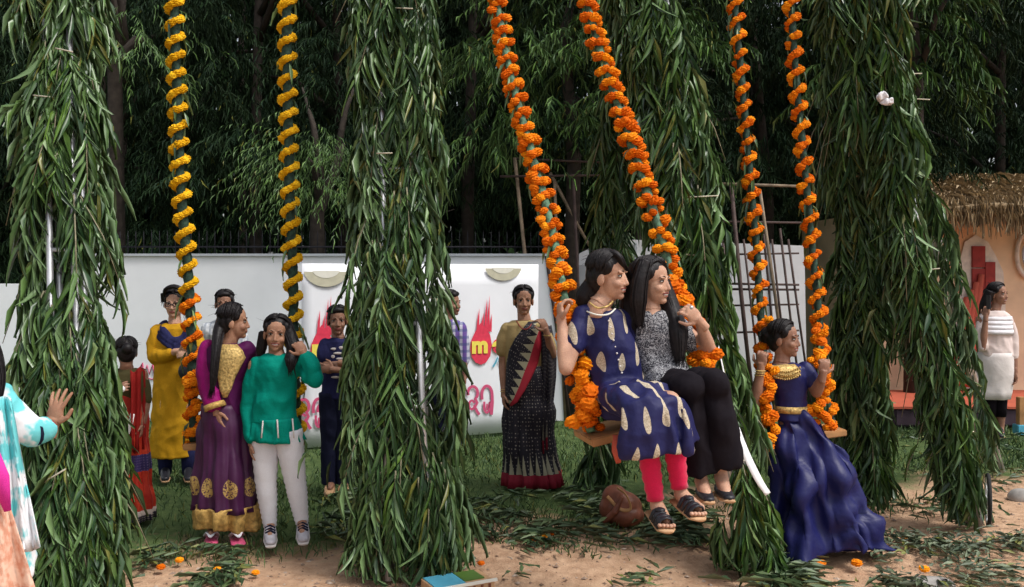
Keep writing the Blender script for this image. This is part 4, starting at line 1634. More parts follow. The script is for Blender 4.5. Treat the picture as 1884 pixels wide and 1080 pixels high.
def lehenga_cloth():
    """plum skirt with gold flame motifs near a gold hem"""
    m, nt, b = new_mat('plum skirt cloth')
    u, v, uv = uv_node(nt)
    fu = math_node(nt, 'SUBTRACT', math_node(nt, 'FRACT', math_node(nt, 'MULTIPLY', u, 8)), .5)
    fv = math_node(nt, 'SUBTRACT', v, .76)
    ex = math_node(nt, 'DIVIDE', fu, .27)
    ez = math_node(nt, 'DIVIDE', fv, .085)
    r2 = math_node(nt, 'ADD', math_node(nt, 'MULTIPLY', ex, ex), math_node(nt, 'MULTIPLY', ez, ez))
    gr = noise_tex(nt, coords(nt), 90, 3)
    k = math_node(nt, 'MULTIPLY', math_node(nt, 'LESS_THAN', r2, 1.0), math_node(nt, 'GREATER_THAN', gr, .44))
    gold = mix(nt, ramp(nt, gr, .3, .7), (.26, .14, .03), (.55, .38, .13))
    c = mix(nt, k, (.055, .008, .05), gold)
    finish(nt, b, c, .5, .3, .4)
    return m


def check_cloth(name, a, b2, c3, scale):
    m, nt, b = new_mat(name)
    v = coords(nt)
    sp = N(nt, 'ShaderNodeSeparateXYZ')
    nt.links.new(v, sp.inputs[0])
    sx = math_node(nt, 'GREATER_THAN', math_node(nt, 'FRACT', math_node(nt, 'MULTIPLY', sp.outputs[0], scale)), .6)
    sz = math_node(nt, 'GREATER_THAN', math_node(nt, 'FRACT', math_node(nt, 'MULTIPLY', sp.outputs[2], scale)), .6)
    c = mix(nt, sx, a, b2)
    c = mix(nt, math_node(nt, 'MULTIPLY', sz, .6), c, c3)
    finish(nt, b, c, .8)
    return m


def blot_cloth(name, a, b2, scale, lo, hi):
    m, nt, b = new_mat(name)
    n = noise_tex(nt, coords(nt), scale, 3)
    finish(nt, b, mix(nt, ramp(nt, n, lo, hi), a, b2), .75)
    return m


M['booti'] = booti_cloth()
M['print'] = print_cloth()
M['sari_skirt'] = sari_skirt_cloth()
M['sari_pallu'] = sari_pallu_cloth()
M['red_sari'] = red_sari_cloth()
M['lehenga'] = lehenga_cloth()
M['plaid'] = check_cloth('purple plaid', (.14, .08, .3), (.5, .5, .6), (.05, .08, .22), 16)
M['grey_check'] = check_cloth('pale check', (.6, .63, .66), (.36, .40, .46), (.42, .45, .5), 22)
M['white_teal'] = blot_cloth('white and turquoise print', (.74, .75, .78), (.14, .54, .57), 9, .46, .54)
M['lace'] = blot_cloth('peach lace', (.62, .30, .2), (.74, .5, .38), 30, .4, .6)
M['teal'] = cloth('teal cotton', (.0, .23, .17), .75, .15, 0, .7)
M['white_cloth'] = cloth('white cotton', (.76, .76, .80), .8, .05)
M['offwhite'] = cloth('off white cotton', (.66, .62, .60), .8, .05)
M['blush'] = cloth('blush cotton', (.66, .56, .53), .8, .05)
M['navy'] = cloth('navy cotton', (.02, .022, .075), .8)
M['navy_dark'] = cloth('dark navy cotton', (.012, .014, .035), .8)
M['royal'] = cloth('blue taffeta', (.012, .014, .085), .45, .1, 0, .5)
M['royal'].node_tree.nodes['Principled BSDF'].inputs['Specular IOR Level'].default_value = .25
M['magenta'] = cloth('magenta silk', (.24, .008, .12), .5)
M['plum'] = cloth('plum silk', (.07, .008, .06), .55)
M['mustard'] = cloth('mustard cotton', (.50, .26, .012), .8, .12)
M['blouse'] = cloth('tan blouse cotton', (.42, .31, .14), .75)
M['pinkred'] = cloth('pink red leggings', (.62, .012, .07), .7, .08, .2, .6)
M['black_cloth'] = cloth('black trousers', (.009, .007, .010), .85)
M['pink'] = cloth('hot pink cotton', (.65, .04, .32), .7)

CAMDIR = V((0, -1, 0))
# ------------------------------------------------------------------ girl A on the swing: navy kurti, red leggings
A = Person('person in navy kurti with beige motifs and red leggings seated on the swing', 1180, 790, 4.4, 'skin_b')
A.root.location = P(1180, 780, 4.4)
A.head(A.p(1119, 508), (.88, -.47, -.03), (-.08, 0, 1), 1.03, True, neck=A.p(1101, 562, .0))
A.torso([(1104, 570, 38, 20, 0), (1112, 600, 42, 26, 0), (1128, 660, 40, 26, 0), (1142, 720, 48, 32, 0), (1150, 752, 50, 36, -.02)])
A.arm(A.p(1070, 590), A.p(1041, 678, -.10), A.p(1033, 592, -.02), (-.10, .12, 1), (1, .25, .1), .75, -1, 1.0)
A.arm(A.p(1152, 592, .05), A.p(1186, 660, .10), A.p(1215, 700, .02))
for hx, kx, ky, ax, ay, tx, ty in ((1150, 1183, 742, 1208, 925, 1228, 958), (1180, 1233, 738, 1252, 905, 1290, 935)):
    A.leg(A.p(hx, 742, -.02), A.p(kx, ky, -.36), A.p(ax, ay, -.32), A.p(tx, ty, -.44), .92)
A.body()
A.hair('none', tail=[A.p(1092, 520, .03), A.p(1080, 545, .05), A.p(1078, 570, .06), A.p(1082, 588, .05)], rad=[.045, .058, .045, .015],
       extra=[([A.p(1110, 462, .0), A.p(1135, 468, -.06), A.p(1148, 488, -.05), A.p(1156, 500, .03)], [.018, .016, .010, .004])])
ra = [(1103, 566, 30, 18, 0), (1106, 578, 44, 24, 0), (1112, 602, 47, 30, 0), (1126, 655, 46, 30, 0), (1138, 692, 50, 33, 0), (1150, 740, 58, 42, -.02), (1152, 765, 54, 42, -.02)]
g = G().rings(A.R3(ra), 40)
for sx, ex in ((A.p(1074, 588), A.p(1058, 634, -.05)), (A.p(1148, 588, .05), A.p(1168, 632, .08))):
    g.tube([sx, sx.lerp(ex, .5), ex], [.062, .058, .055], 12, joints=True)
# lap and the cloth falling from the knees
lp = [A.p(1148, 728, 0), A.p(1166, 731, -.14), A.p(1186, 737, -.28), A.p(1203, 752, -.385), A.p(1208, 790, -.40), A.p(1211, 824, -.38)]
for off, sc2 in ((0, 1.0),):
    g.tube([q for q in lp], [(.150, .095), (.158, .09), (.162, .083), (.166, .075), (.178, .075), (.190, .078)], 28, ref=(1, 0, 0))
for fx, w in ((1150, .024), (1178, .03), (1206, .022), (1236, .03), (1262, .02)):
    g.tube([A.p(fx - 6, 752, -.44), A.p(fx, 790, -.455), A.p(fx + 4, 832, -.44)], [w * .5, w * .9, w * 1.15], 8)
A.solid('kurti', g, M['booti'], .0075, 2)
nk = [A.p(1078, 572, -.03), A.p(1090, 577, -.08), A.p(1106, 580, -.09), A.p(1122, 577, -.08), A.p(1132, 568, -.05)]
A.solid('neckline', G().tube(curve_pts(nk, 16), [.004] * 17, 6), M['cream_print'])
bt = G()
for k in range(9):
    bt.ell(A.front(ra, 1120 + k * 3.0, 590 + k * 12, .006), .0048, nu=8, nv=6)
A.solid('buttons', bt, M['offwhite'])
for kx, ky, ax, ay in ((1183, 745, 1206, 918), (1233, 742, 1250, 896)):
    k0, a0_ = A.p(kx, ky + 20, -.36), A.p(ax, ay, -.325)
    pts = [k0.lerp(a0_, t) for t in np.linspace(0, 1, 16)]
    rr = [.060 - .022 * t + (.0028 * (1 if i % 2 else -1) if t > .5 else 0) for i, t in enumerate(np.linspace(0, 1, 16))]
    A.solid('legging', G().tube(pts, rr, 16), M['pinkred'])
for ax, ay, tx, ty in ((1206, 940, 1226, 966), (1254, 918, 1284, 944)):
    a1, t1 = A.p(ax, ay, -.34), A.p(tx, ty, -.47)
    f = (t1 - a1).normalized()
    up = (V((0, 0, 1)) - f * f.z).normalized()
    sd_ = f.cross(up)
    so = A.solid('sandal', G().tube([a1 - f * .05 - up * .03, a1.lerp(t1, .5) - up * .028, t1 - up * .022, t1 + f * .035 - up * .016], [(.034, .012), (.040, .012), (.045, .011), (.022, .008)], 14, ref=sd_), M['sole'])
    sg = G()
    for t in (.30, .52, .74, .92):
        c = a1.lerp(t1, t)
        w = .040
        sg.tube([c - sd_ * w - up * .018, c - sd_ * w * .6 + up * .022, c + up * .032, c + sd_ * w * .6 + up * .022, c + sd_ * w - up * .018], [(.013, .005)] * 5, 8, ref=f)
    sg.ell(a1.lerp(t1, .42) + up * .032, (.022, .022, .012))
    A.solid('strap', sg, M['shoe_black'], parent=so)
    tg = G()
    for k in range(5):
        tg.ell(t1 + sd_ * (k - 2) * .015 + f * (.012 - .004 * abs(k - 1)), (.010, .014, .009))
    A.solid('toes', tg, A.skin)
A.solid('earring', G().ell(A.h(-.074, -.006, -.055), .012, nu=8, nv=6).tube([A.h(-.076, -.006, -.045), A.h(-.078, -.004, -.075)], [.004, .006], 6), M['gold'])
A.solid('necklace', G().tube(curve_pts([A.p(1084, 556, -.05), A.p(1098, 566, -.075), A.p(1116, 564, -.075), A.p(1128, 554, -.04)], 14), [.005] * 15, 6), M['gold'])
box = G().tube([A.p(1132, 800, -.1), A.p(1134, 830, -.1), A.p(1138, 852, -.1)], [(.016, .006), (.022, .006), (.012, .004)], 8)
A.solid('dupatta_end', box, M['drape'])

# ------------------------------------------------------------------ girl B on the swing: grey print top, black trousers
B = Person('person with long loose hair, grey print top and black trousers seated on the swing', 1270, 780, 4.45, 'skin_b')
B.root.location = P(1270, 770, 4.45)
B.head(B.p(1199, 518), (.80, -.60, -.02), (-.03, 0, 1), 1.0, True, neck=B.p(1196, 572))
B.torso([(1198, 578, 34, 20, 0), (1205, 605, 38, 26, 0), (1214, 660, 36, 26, 0), (1228, 716, 46, 32, 0), (1236, 735, 46, 34, 0)])
B.arm(B.p(1244, 600, .02), B.p(1306, 646, .0), B.p(1287, 592, -.10), (-.62, -.25, .62), (-.3, .8, -.1), .8, 1, 1.0)
B.arm(B.p(1172, 600, .05), B.p(1162, 660, .12), B.p(1196, 705, .1))
for hx, kx, ky, ax, ay, tx, ty in ((1228, 1268, 712, 1290, 880, 1302, 915), (1258, 1318, 704, 1326, 872, 1338, 912)):
    B.leg(B.p(hx, 722, -.02), B.p(kx, ky, -.33), B.p(ax, ay, -.27), B.p(tx, ty, -.40), .92)
B.body()
B.hair('long', tail=[B.p(1180, 490, .03), B.p(1168, 530, .03), B.p(1164, 570, .02), B.p(1168, 605, .0), B.p(1172, 622, -.02)], rad=[.06, .070, .066, .052, .02],
       extra=[([B.p(1188, 480, -.05), B.p(1178, 515, -.07), B.p(1174, 555, -.07), B.p(1176, 600, -.06)], [.035, .04, .042, .018]),
              ([B.p(1215, 500, .05), B.p(1232, 560, .02), B.p(1246, 610, -.06), B.p(1250, 665, -.09)], [.03, .045, .05, .022]),
              ([B.p(1205, 476, -.03), B.p(1218, 482, -.03), B.p(1228, 500, -.01)], [.02, .018, .006])])
rb = [(1198, 572, 30, 18, 0), (1203, 586, 42, 25, 0), (1207, 606, 44, 30, 0), (1212, 650, 44, 30, 0), (1220, 685, 48, 34, 0), (1232, 715, 54, 40, -.02), (1236, 738, 50, 40, -.02)]
g = G().rings(B.R3(rb), 40)
for sx, ex in ((B.p(1240, 600, .02), B.p(1272, 628, .01)), (B.p(1174, 600, .05), B.p(1164, 650, .10))):
    g.tube([sx, sx.lerp(ex, .5), ex], [.060, .054, .050], 12, joints=True)
g.tube([B.p(1222, 705, 0), B.p(1236, 700, -.1), B.p(1246, 702, -.16)], [(.13, .07), (.13, .07), (.12, .05)], 20, ref=(1, 0, 0))
B.solid('top', g, M['print'], .0075, 2)
for hx, kx, ky, ax, ay in ((1228, 1266, 716, 1288, 868), (1262, 1318, 708, 1332, 856)):
    h0, k0, a0_ = B.p(hx, 722, .0), B.p(kx, ky, -.34), B.p(ax, ay, -.29)
    g = G().tube([h0, h0.lerp(k0, .5) + V((0, 0, .015)), k0 + V((0, 0, .005)), k0.lerp(a0_, .35), k0.lerp(a0_, .7), a0_], [(.098, .09), (.092, .085), (.079, .075), (.080, .072), (.088, .072), (.094, .075)], 22, joints=False)
    g.ell(k0, .078)
    B.solid('trouser_leg', g, M['black_cloth'], .009, 3)
for ax, ay, tx, ty in ((1293, 905, 1304, 918), (1328, 901, 1341, 915)):
    B.shoe('shoe', B.p(ax, ay, -.29), B.p(tx, ty, -.43), M['shoe_black'], M['sole'], .036, .034)
B.solid('finger_ring', G().ell(B.p(1272, 566, -.17), .009, nu=8, nv=6), M['steel'])

# ------------------------------------------------------------------ girl in the blue gown on the third swing
C_ = Person('person in long royal blue gown with gold neckpiece on the third swing', 1500, 1003, 5.6, 'skin_c')
C_.head(C_.p(1443, 624), (.80, -.58, 0), (.02, 0, 1), .98, True, neck=C_.p(1438, 668))
C_.torso([(1440, 672, 38, 22, 0), (1448, 690, 34, 24, 0), (1453, 740, 26, 22, 0), (1462, 790, 36, 30, 0)])
C_.arm(C_.p(1410, 684), C_.p(1388, 742, -.08), C_.p(1400, 676, -.12), (.08, .0, 1), (.6, .8, 0), .8, 1, .95)
C_.arm(C_.p(1486, 684), C_.p(1502, 722, -.05), C_.p(1514, 690, -.14), (.15, .0, 1), (.0, 1, 0), .8, -1, .95)
C_.body()
C_.hair('bun', tail=[C_.p(1424, 610, .03), C_.p(1414, 618, .05), C_.p(1410, 632, .05)], rad=[.05, .06, .035])
rc = [(1440, 668, 22, 14, 0), (1444, 676, 38, 22, 0), (1449, 692, 38, 26, 0), (1452, 715, 32, 24, 0), (1454, 735, 28, 22, 0), (1456, 752, 29, 23, 0), (1462, 772, 34, 30, 0)]
g = G().rings(C_.R3(rc), 40)
for sx, ex in ((C_.p(1416, 682), C_.p(1404, 706, -.03)), (C_.p(1482, 680), C_.p(1497, 704, -.03))):
    g.tube([sx, sx.lerp(ex, .5), ex], [.050, .052, .048], 12, joints=True)
C_.solid('bodice', g, M['royal'], .0065, 2)
C_.skirt('gown_skirt', [(1457, 752, 29, 23, 0), (1462, 768, 36, 32, 0), (1477, 800, 52, 46, 0), (1488, 850, 63, 58, -.02), (1494, 900, 70, 66, -.04), (1505, 950, 78, 72, -.06), (1512, 985, 84, 76, -.08), (1516, 1003, 90, 82, -.08)], M['royal'], 6, .36, 3, 170, .8, .045, .006, 4, .035)
C_.patch('neckpiece', rc, [(672, 1420, 670, 1462), (680, 1414, 678, 1470), (690, 1416, 688, 1476), (697, 1424, 695, 1474)], M['gold'], .010, 13)
nb = G()
for k in range(3):
    for q in np.linspace(0, 1, 14):
        nb.ell(C_.front(rc, 1420 + 52 * q, 676 + 7 * k + 8 * math.sin(q * 3.14), .018), .006, nu=6, nv=5)
C_.solid('beads', nb, M['gold'])
C_.ring_band('belt', rc, 746, 12, M['gold'], 1.06)
C_.solid('earring', G().tube([C_.h(-.078, -.006, -.035), C_.h(-.082, -.006, -.065), C_.h(-.084, -.006, -.095)], [.005, .011, .007], 8), M['offwhite'])
bl = G()
for k, q in enumerate((C_.p(1399, 682, -.12), C_.p(1398, 686, -.12), C_.p(1397, 690, -.115))):
    bl.ell(q, (.032, .032, .006))
C_.solid('bangles', bl, M['gold'])

# ------------------------------------------------------------------ woman in magenta and plum
D = Person('person in magenta and plum dress with gold embroidery and long braid', 415, 990, 5.8, 'skin_a')
D.head(D.p(430, 592), (.94, .20, -.02), (.04, 0, 1), .98, False, neck=D.p(420, 634))
D.torso([(418, 640, 40, 22, 0), (415, 670, 38, 26, 0), (412, 715, 32, 24, 0), (412, 770, 42, 32, 0)])
D.arm(D.p(386, 642), D.p(383, 700, -.02), D.p(398, 756, -.10), (.25, -.2, -1), (.5, .7, 0), .4, 1)
D.arm(D.p(452, 644, .03), D.p(464, 700, .1), D.p(452, 755, .12), (-.1, 0, -1), (-1, 0, 0), .3, 1)
for x, tx in ((392, 388), (432, 438)):
    D.leg(D.p(x + 5, 775), D.p(x, 870), D.p(x, 966), D.p(tx, 983, -.13))
D.body()
D.hair('none', tail=[D.p(412, 590, .03), D.p(402, 610, -.06), D.p(397, 650, -.13), D.p(393, 690, -.15), D.p(390, 722, -.15)], rad=[.05, .036, .027, .023, .010])
rd = [(418, 632, 22, 16, 0), (418, 640, 40, 24, 0), (416, 665, 42, 30, 0), (413, 700, 36, 27, 0), (411, 735, 37, 29, 0), (411, 765, 42, 34, 0)]
D.fused('bodice', M['plum'], [rd], [([D.p(452, 645, .03), D.p(464, 698, .10), D.p(456, 735, .11)], [.066, .060, .054])], .0075)
D.solid('sleeve', G().tube([D.p(384, 640), D.p(381, 680, -.02), D.p(384, 706, -.05), D.p(396, 744, -.10)], [.052, .064, .066, .062], 14, joints=True), M['magenta'], .0075)
D.solid('sleeve_cuff', G().tube([D.p(394, 742, -.10), D.p(397, 752, -.105)], [.067, .069], 16), M['gold_cloth'])
D.patch('yoke', rd, [(634, 398, 634, 436), (645, 392, 645, 446), (660, 398, 658, 452), (680, 398, 676, 442), (700, 402, 696, 432), (718, 405, 715, 426), (732, 411, 731, 418)], M['gold'], .012, 9, .008)
rs = [(411, 742, 37, 31, 0), (412, 775, 45, 36, 0), (414, 830, 50, 42, 0), (415, 890, 53, 46, 0), (417, 935, 57, 49, 0)]
D.skirt('dress_skirt', rs, M['lehenga'], 10, .16, 5, 120, .9, .006)
D.skirt('gold_hem', [(417, 926, 58, 50, 0), (418, 950, 58, 50, 0), (418, 968, 55, 46, 0)], M['gold_cloth'], 9, .24, 9, 110, .25, .02, .008, 5)
for x, tx in ((391, 387), (433, 439)):
    a1, t1 = D.p(x, 974, -.02), D.p(tx, 988, -.17)
    a1.z, t1.z = .045, .03
    f = (t1 - a1).normalized()
    sd_ = f.cross(V((0, 0, 1)))
    so = D.solid('slipper', G().tube([a1 - f * .06 - V((0, 0, .03)), a1.lerp(t1, .5) - V((0, 0, .02)), t1 - V((0, 0, .014)), t1 + f * .03 - V((0, 0, .014))], [(.036, .012), (.042, .012), (.046, .012), (.03, .01)], 12, ref=sd_), M['pink_print'])
    st = G()
    for s in (-1, 1):
        st.tube([a1.lerp(t1, .35) + sd_ * s * .042, a1.lerp(t1, .6) + sd_ * s * .026 + V((0, 0, .035)), t1 + V((0, 0, .028))], [(.011, .006)] * 3, 8)
    D.solid('strap', st, M['white_cloth'], parent=so)
D.solid('earring', G().ell(D.h(-.076, -.004, -.05), (.008, .008, .02), nu=8, nv=6), M['offwhite'])

# ------------------------------------------------------------------ teal girl
E = Person('smiling person in teal tunic and white leggings holding the yellow spiral rope', 525, 1000, 5.7, 'skin_a')
E.head(E.p(509, 614), (.16, -1, -.03), (.06, 0, 1), .98, True, neck=E.p(510, 658))
E.torso([(511, 664, 42, 22, 0), (509, 690, 38, 25, 0), (506, 735, 34, 25, 0), (507, 790, 42, 30, 0)])
E.arm(E.p(470, 672), E.p(459, 745, .02), E.p(463, 812, -.02), (.03, -.1, -1), (1, .2, 0), .35, 1, .92)
E.arm(E.p(552, 672), E.p(580, 694, -.12), E.p(560, 652, -.12), (-.48, .1, .72), (-.4, .9, 0), .85, 1, .95)
for hx, kx, ax, ay in ((488, 489, 497, 962), (530, 544, 556, 956)):
    E.leg(E.p(hx, 795), E.p(kx, 880), E.p(ax, ay), E.p(ax, ay + 24, -.14), .98)
E.body()
E.hair('none', tail=[E.p(522, 590, .03), E.p(540, 640, -.02), E.p(536, 660, -.11), E.p(535, 682, -.13)], rad=[.045, .045, .04, .014],
       extra=[([E.p(488, 610, .03), E.p(482, 640, .03), E.p(480, 662, .02)], [.035, .032, .012])])
re_ = [(511, 653, 20, 14, 0), (510, 660, 33, 21, 0), (509, 674, 41, 25, 0), (508, 690, 40, 27, 0), (506, 720, 37, 26, 0), (505, 750, 39, 28, 0), (505, 776, 44, 31, 0)]
g = G().rings(E.R3(re_), 44)
g.tube([E.p(472, 670), E.p(464, 705, .0), E.p(458, 745, .02), E.p(461, 775, 0), E.p(464, 806, -.02)], [.05, .052, .05, .047, .046], 14, joints=True)
g.tube([E.p(546, 670), E.p(566, 686, -.07), E.p(579, 696, -.12), E.p(574, 676, -.12), E.p(566, 660, -.12)], [.052, .054, .054, .050, .044], 14, joints=True)
E.solid('tunic', g, M['teal'], .0075, 3)
rp = [(505, 768, 42, 30, 0), (506, 785, 47, 33, 0), (508, 809, 54, 38, 0)]
E.skirt('tunic_hem', rp, M['teal'], 12, .09, 2, 110, .8, .006)
pl = G()
for x0, x1, y0 in ((484, 481, 772), (510, 512, 770), (538, 541, 768)):
    pl.tube([E.front(rp, x0, y0 + 2, .012), E.front(rp, (x0 + x1) / 2, 788, .014), E.front(rp, x1, 806, .016)], [.005] * 3, 6)
E.solid('pleat_piping', pl, M['offwhite'])
for hx, kx, ax, ay in ((488, 489, 497, 968), (529, 543, 556, 962)):
    h0, k0, a0_ = E.p(hx, 792), E.p(kx, 882), E.p(ax, ay)
    pts = [h0.lerp(k0, t) for t in np.linspace(0, 1, 12)] + [k0.lerp(a0_, t) for t in np.linspace(.08, 1, 18)]
    rr = list(np.linspace(.094, .068, 12)) + [float(np.interp(t, [0, .3, 1], [.066, .063, .041])) for t in np.linspace(.08, 1, 18)]
    rr = [r_ + (.0026 if i % 2 else -.0022) for i, r_ in enumerate(rr)]
    E.solid('legging', G().tube(pts, rr, 18), M['white_cloth'])
M['sneaker'] = simple('grey sneaker', (.45, .43, .47), .6, var=.15)
for ax, ay in ((497, 975), (557, 970)):
    a1, t1 = E.p(ax, ay, -.03), E.p(ax + 1, ay + 22, -.18)
    a1.z, t1.z = max(.075, a1.z), max(.04, t1.z - .0)
    so = E.shoe('sneaker', a1, t1, M['sneaker'], M['offwhite'], .042, .05)
    f = (t1 - a1).normalized()
    lc = G()
    for t in (.25, .45, .62):
        c = a1.lerp(t1, t) + V((0, 0, .046 - .014 * t))
        lc.tube([c - V((.03, 0, .012)), c + V((0, 0, .004)), c + V((.03, 0, -.012))], [.007] * 3, 6)
    E.solid('laces', lc, M['navy_dark'], parent=so)

# ------------------------------------------------------------------ boy in navy tee, arms crossed
H = Person('person in navy printed T-shirt with folded arms beside the widest post', 622, 905, 7.0, 'skin_c')
H.head(H.p(621, 590), (.22, -1, 0), (0, 0, 1), .97, False, neck=H.p(622, 624))
H.torso([(623, 628, 30, 16, 0), (623, 650, 27, 18, 0), (621, 690, 24, 18, 0), (621, 730, 27, 20, 0)])
H.arm(H.p(599, 634), H.p(599, 676, -.05), H.p(634, 668, -.19), (1, .0, -.05), (0, 1, 0), .5, 1)
H.arm(H.p(648, 634), H.p(652, 676, -.05), H.p(615, 680, -.2), (-1, .0, .1), (0, 1, 0), .5, -1)
for x in (609, 634):
    H.leg(H.p(x, 730), H.p(x, 810), H.p(x, 885), H.p(x - 2, 899, -.14))
H.body()
H.hair('short')
rh = [(623, 621, 16, 11, 0), (623, 628, 27, 17, 0), (622, 650, 29, 20, 0), (621, 690, 27, 20, 0), (620, 732, 29, 22, 0)]
H.fused('tee_shirt', M['navy'], [rh], [([H.p(600, 634), H.p(598, 648, -.02), H.p(598, 656, -.03)], [.055, .062, .06]), ([H.p(646, 634), H.p(650, 648, -.02), H.p(651, 656, -.03)], [.055, .062, .06])], .0075)
pg = G()
for x, y, a, b2 in ((616, 642, 8, 2.5), (628, 640, 6, 3), (622, 650, 9, 2.2), (632, 652, 4, 3), (613, 656, 4, 3.2), (626, 660, 8, 2.2), (618, 694, 9, 2.2), (630, 698, 7, 2.4)):
    q = H.front(rh, x, y, .004)
    pg.ell(q, (a * H.k, .004, b2 * H.k), nu=10, nv=6)
H.solid('shirt_print', pg, M['offwhite'])
for x in (609, 634):
    H.solid('jeans_leg', G().tube([H.p(x, 722), H.p(x, 760), H.p(x - 1, 810), H.p(x - 2, 850), H.p(x - 2, 890)], [.095, .09, .072, .066, .062], 14), M['navy_dark'], .009)
for x in (607, 632):
    a1, t1 = H.p(x, 893, -.02), H.p(x - 2, 902, -.18)
    a1.z, t1.z = .055, .035
    H.shoe('sandal', a1, t1, M['sole'], M['sole'], .042, .034)

# ------------------------------------------------------------------ person in plaid behind the post
I = Person('person in purple plaid shirt mostly hidden behind the widest post', 826, 847, 8.2, 'skin_c')
I.head(I.p(829, 558), (.9, -.45, 0), (0, 0, 1), 1.0, False, neck=I.p(826, 590))
I.torso([(824, 594, 30, 16, 0), (824, 620, 27, 18, 0), (824, 680, 24, 18, 0), (824, 720, 27, 20, 0)])
I.arm(I.p(846, 602), I.p(853, 650), I.p(855, 690, -.05), (0, -.1, -1), (-1, 0, 0), .4, 1)
I.arm(I.p(802, 602), I.p(797, 650), I.p(797, 692, -.05), (0, -.1, -1), (1, 0, 0), .4, -1)
for x in (814, 835):
    I.leg(I.p(x, 715), I.p(x, 778), I.p(x, 834), I.p(x, 846, -.15))
I.body()
I.hair('short')
I.fused('shirt', M['plaid'], [[(825, 587, 14, 10, 0), (825, 593, 27, 16, 0), (824, 620, 28, 20, 0), (824, 680, 26, 20, 0), (824, 722, 28, 21, 0)]], [([I.p(846, 602), I.p(852, 634), I.p(853, 664)], [.062, .06, .058]), ([I.p(803, 602), I.p(798, 634), I.p(797, 656)], [.062, .06, .058])], .009)
for x in (814, 835):
    I.solid('trouser_leg', G().tube([I.p(x, 712), I.p(x, 775), I.p(x, 838)], [.1, .078, .066], 12), M['navy_dark'], .01)
    a1, t1 = I.p(x, 838, -.03), I.p(x, 846, -.18)
    a1.z, t1.z = .06, .04
    I.shoe('shoe', a1, t1, M['shoe_black'], M['sole'])

# ------------------------------------------------------------------ woman in the black sari
J = Person('person in black dotted sari with red border and tan blouse before the banner', 975, 892, 7.3, 'skin_a')
J.head(J.p(963, 553), (.10, -1, -.02), (.0, 0, 1), 1.0, False, neck=J.p(965, 592))
J.torso([(965, 596, 36, 20, 0), (965, 620, 35, 24, 0), (966, 670, 29, 22, 0), (970, 720, 38, 28, 0)])
J.arm(J.p(931, 608), J.p(925, 668, .02), J.p(927, 724, -.05), (.0, -.15, -1), (1, .2, 0), .4, 1)
J.arm(J.p(1000, 606), J.p(1017, 652, -.05), J.p(1005, 610, -.16), (-.35, -.1, .9), (-.6, .8, 0), .6, 1)
for x in (958, 990):
    J.leg(J.p(x, 725), J.p(x, 810), J.p(x, 880), J.p(x + 8, 889, -.1))
J.body()
J.hair('bun')
rj = [(965, 590, 24, 15, 0), (965, 598, 37, 22, 0), (965, 620, 39, 27, 0), (965, 650, 35, 25, 0), (966, 690, 34, 26, 0), (969, 730, 42, 32, 0)]
J.fused('blouse', M['blouse'], [rj[:5]], [([J.p(934, 606), J.p(927, 625), J.p(925, 645, .01)], [.058, .058, .055]), ([J.p(997, 606), J.p(1008, 625, -.02), J.p(1013, 640, -.03)], [.058, .058, .055])], .0075)
rjs = [(966, 672, 35, 27, 0), (968, 715, 41, 32, 0), (971, 770, 45, 36, 0), (974, 830, 48, 38, 0), (980, 891, 54, 42, 0)]
J.skirt('sari_skirt', rjs, M['sari_skirt'], 11, .15, 4, 140, .9, .0)
rr = rj[:4] + [(967, 690, 38, 29, 0), (969, 730, 45, 35, 0), (969, 750, 46, 36, 0)]
J.patch('sari_pallu', rr, [(592, 972, 590, 1003), (604, 962, 612, 1003), (622, 948, 640, 996), (644, 937, 668, 990), (668, 932, 694, 978), (694, 931, 718, 966), (718, 930, 740, 952), (738, 930, 748, 940)], M['sari_pallu'], .016, 17, .006)
rows = []
for k in range(8):
    t = k / 7
    y = 596 + t * 235
    rows.append([J.p(988 + 6 * t + q * (26 + 8 * math.sin(t * 5)) , y + 4 * math.sin(q * 9 + t * 5), .02 - .13 * math.sin(math.pi * q) + .06 * t * math.sin(q * 16)) for q in np.linspace(0, 1, 14)])
grid_surface('sari_end', rows, M['sari_skirt'], J.root, .006)
J.solid('sari_trail', G().tube([J.p(1000, 872, -.1), J.p(1014, 866, -.05), J.p(1032, 868, 0)], [(.05, .04), (.06, .03), (.02, .02)], 10), M['drape'], .008)
bl = G()
for q in (J.p(927, 716, -.04), J.p(927, 720, -.045)):
    bl.ell(q, (.033, .033, .005))
bl.ell(J.p(1007, 617, -.15), (.033, .033, .012))
J.solid('bangles', bl, M['gold'])
J.solid('necklace', G().tube(curve_pts([J.p(950, 590, -.06), J.p(958, 602, -.115), J.p(966, 606, -.125), J.p(974, 602, -.115), J.p(981, 590, -.06)], 14), [.004] * 15, 6), M['door_red'])

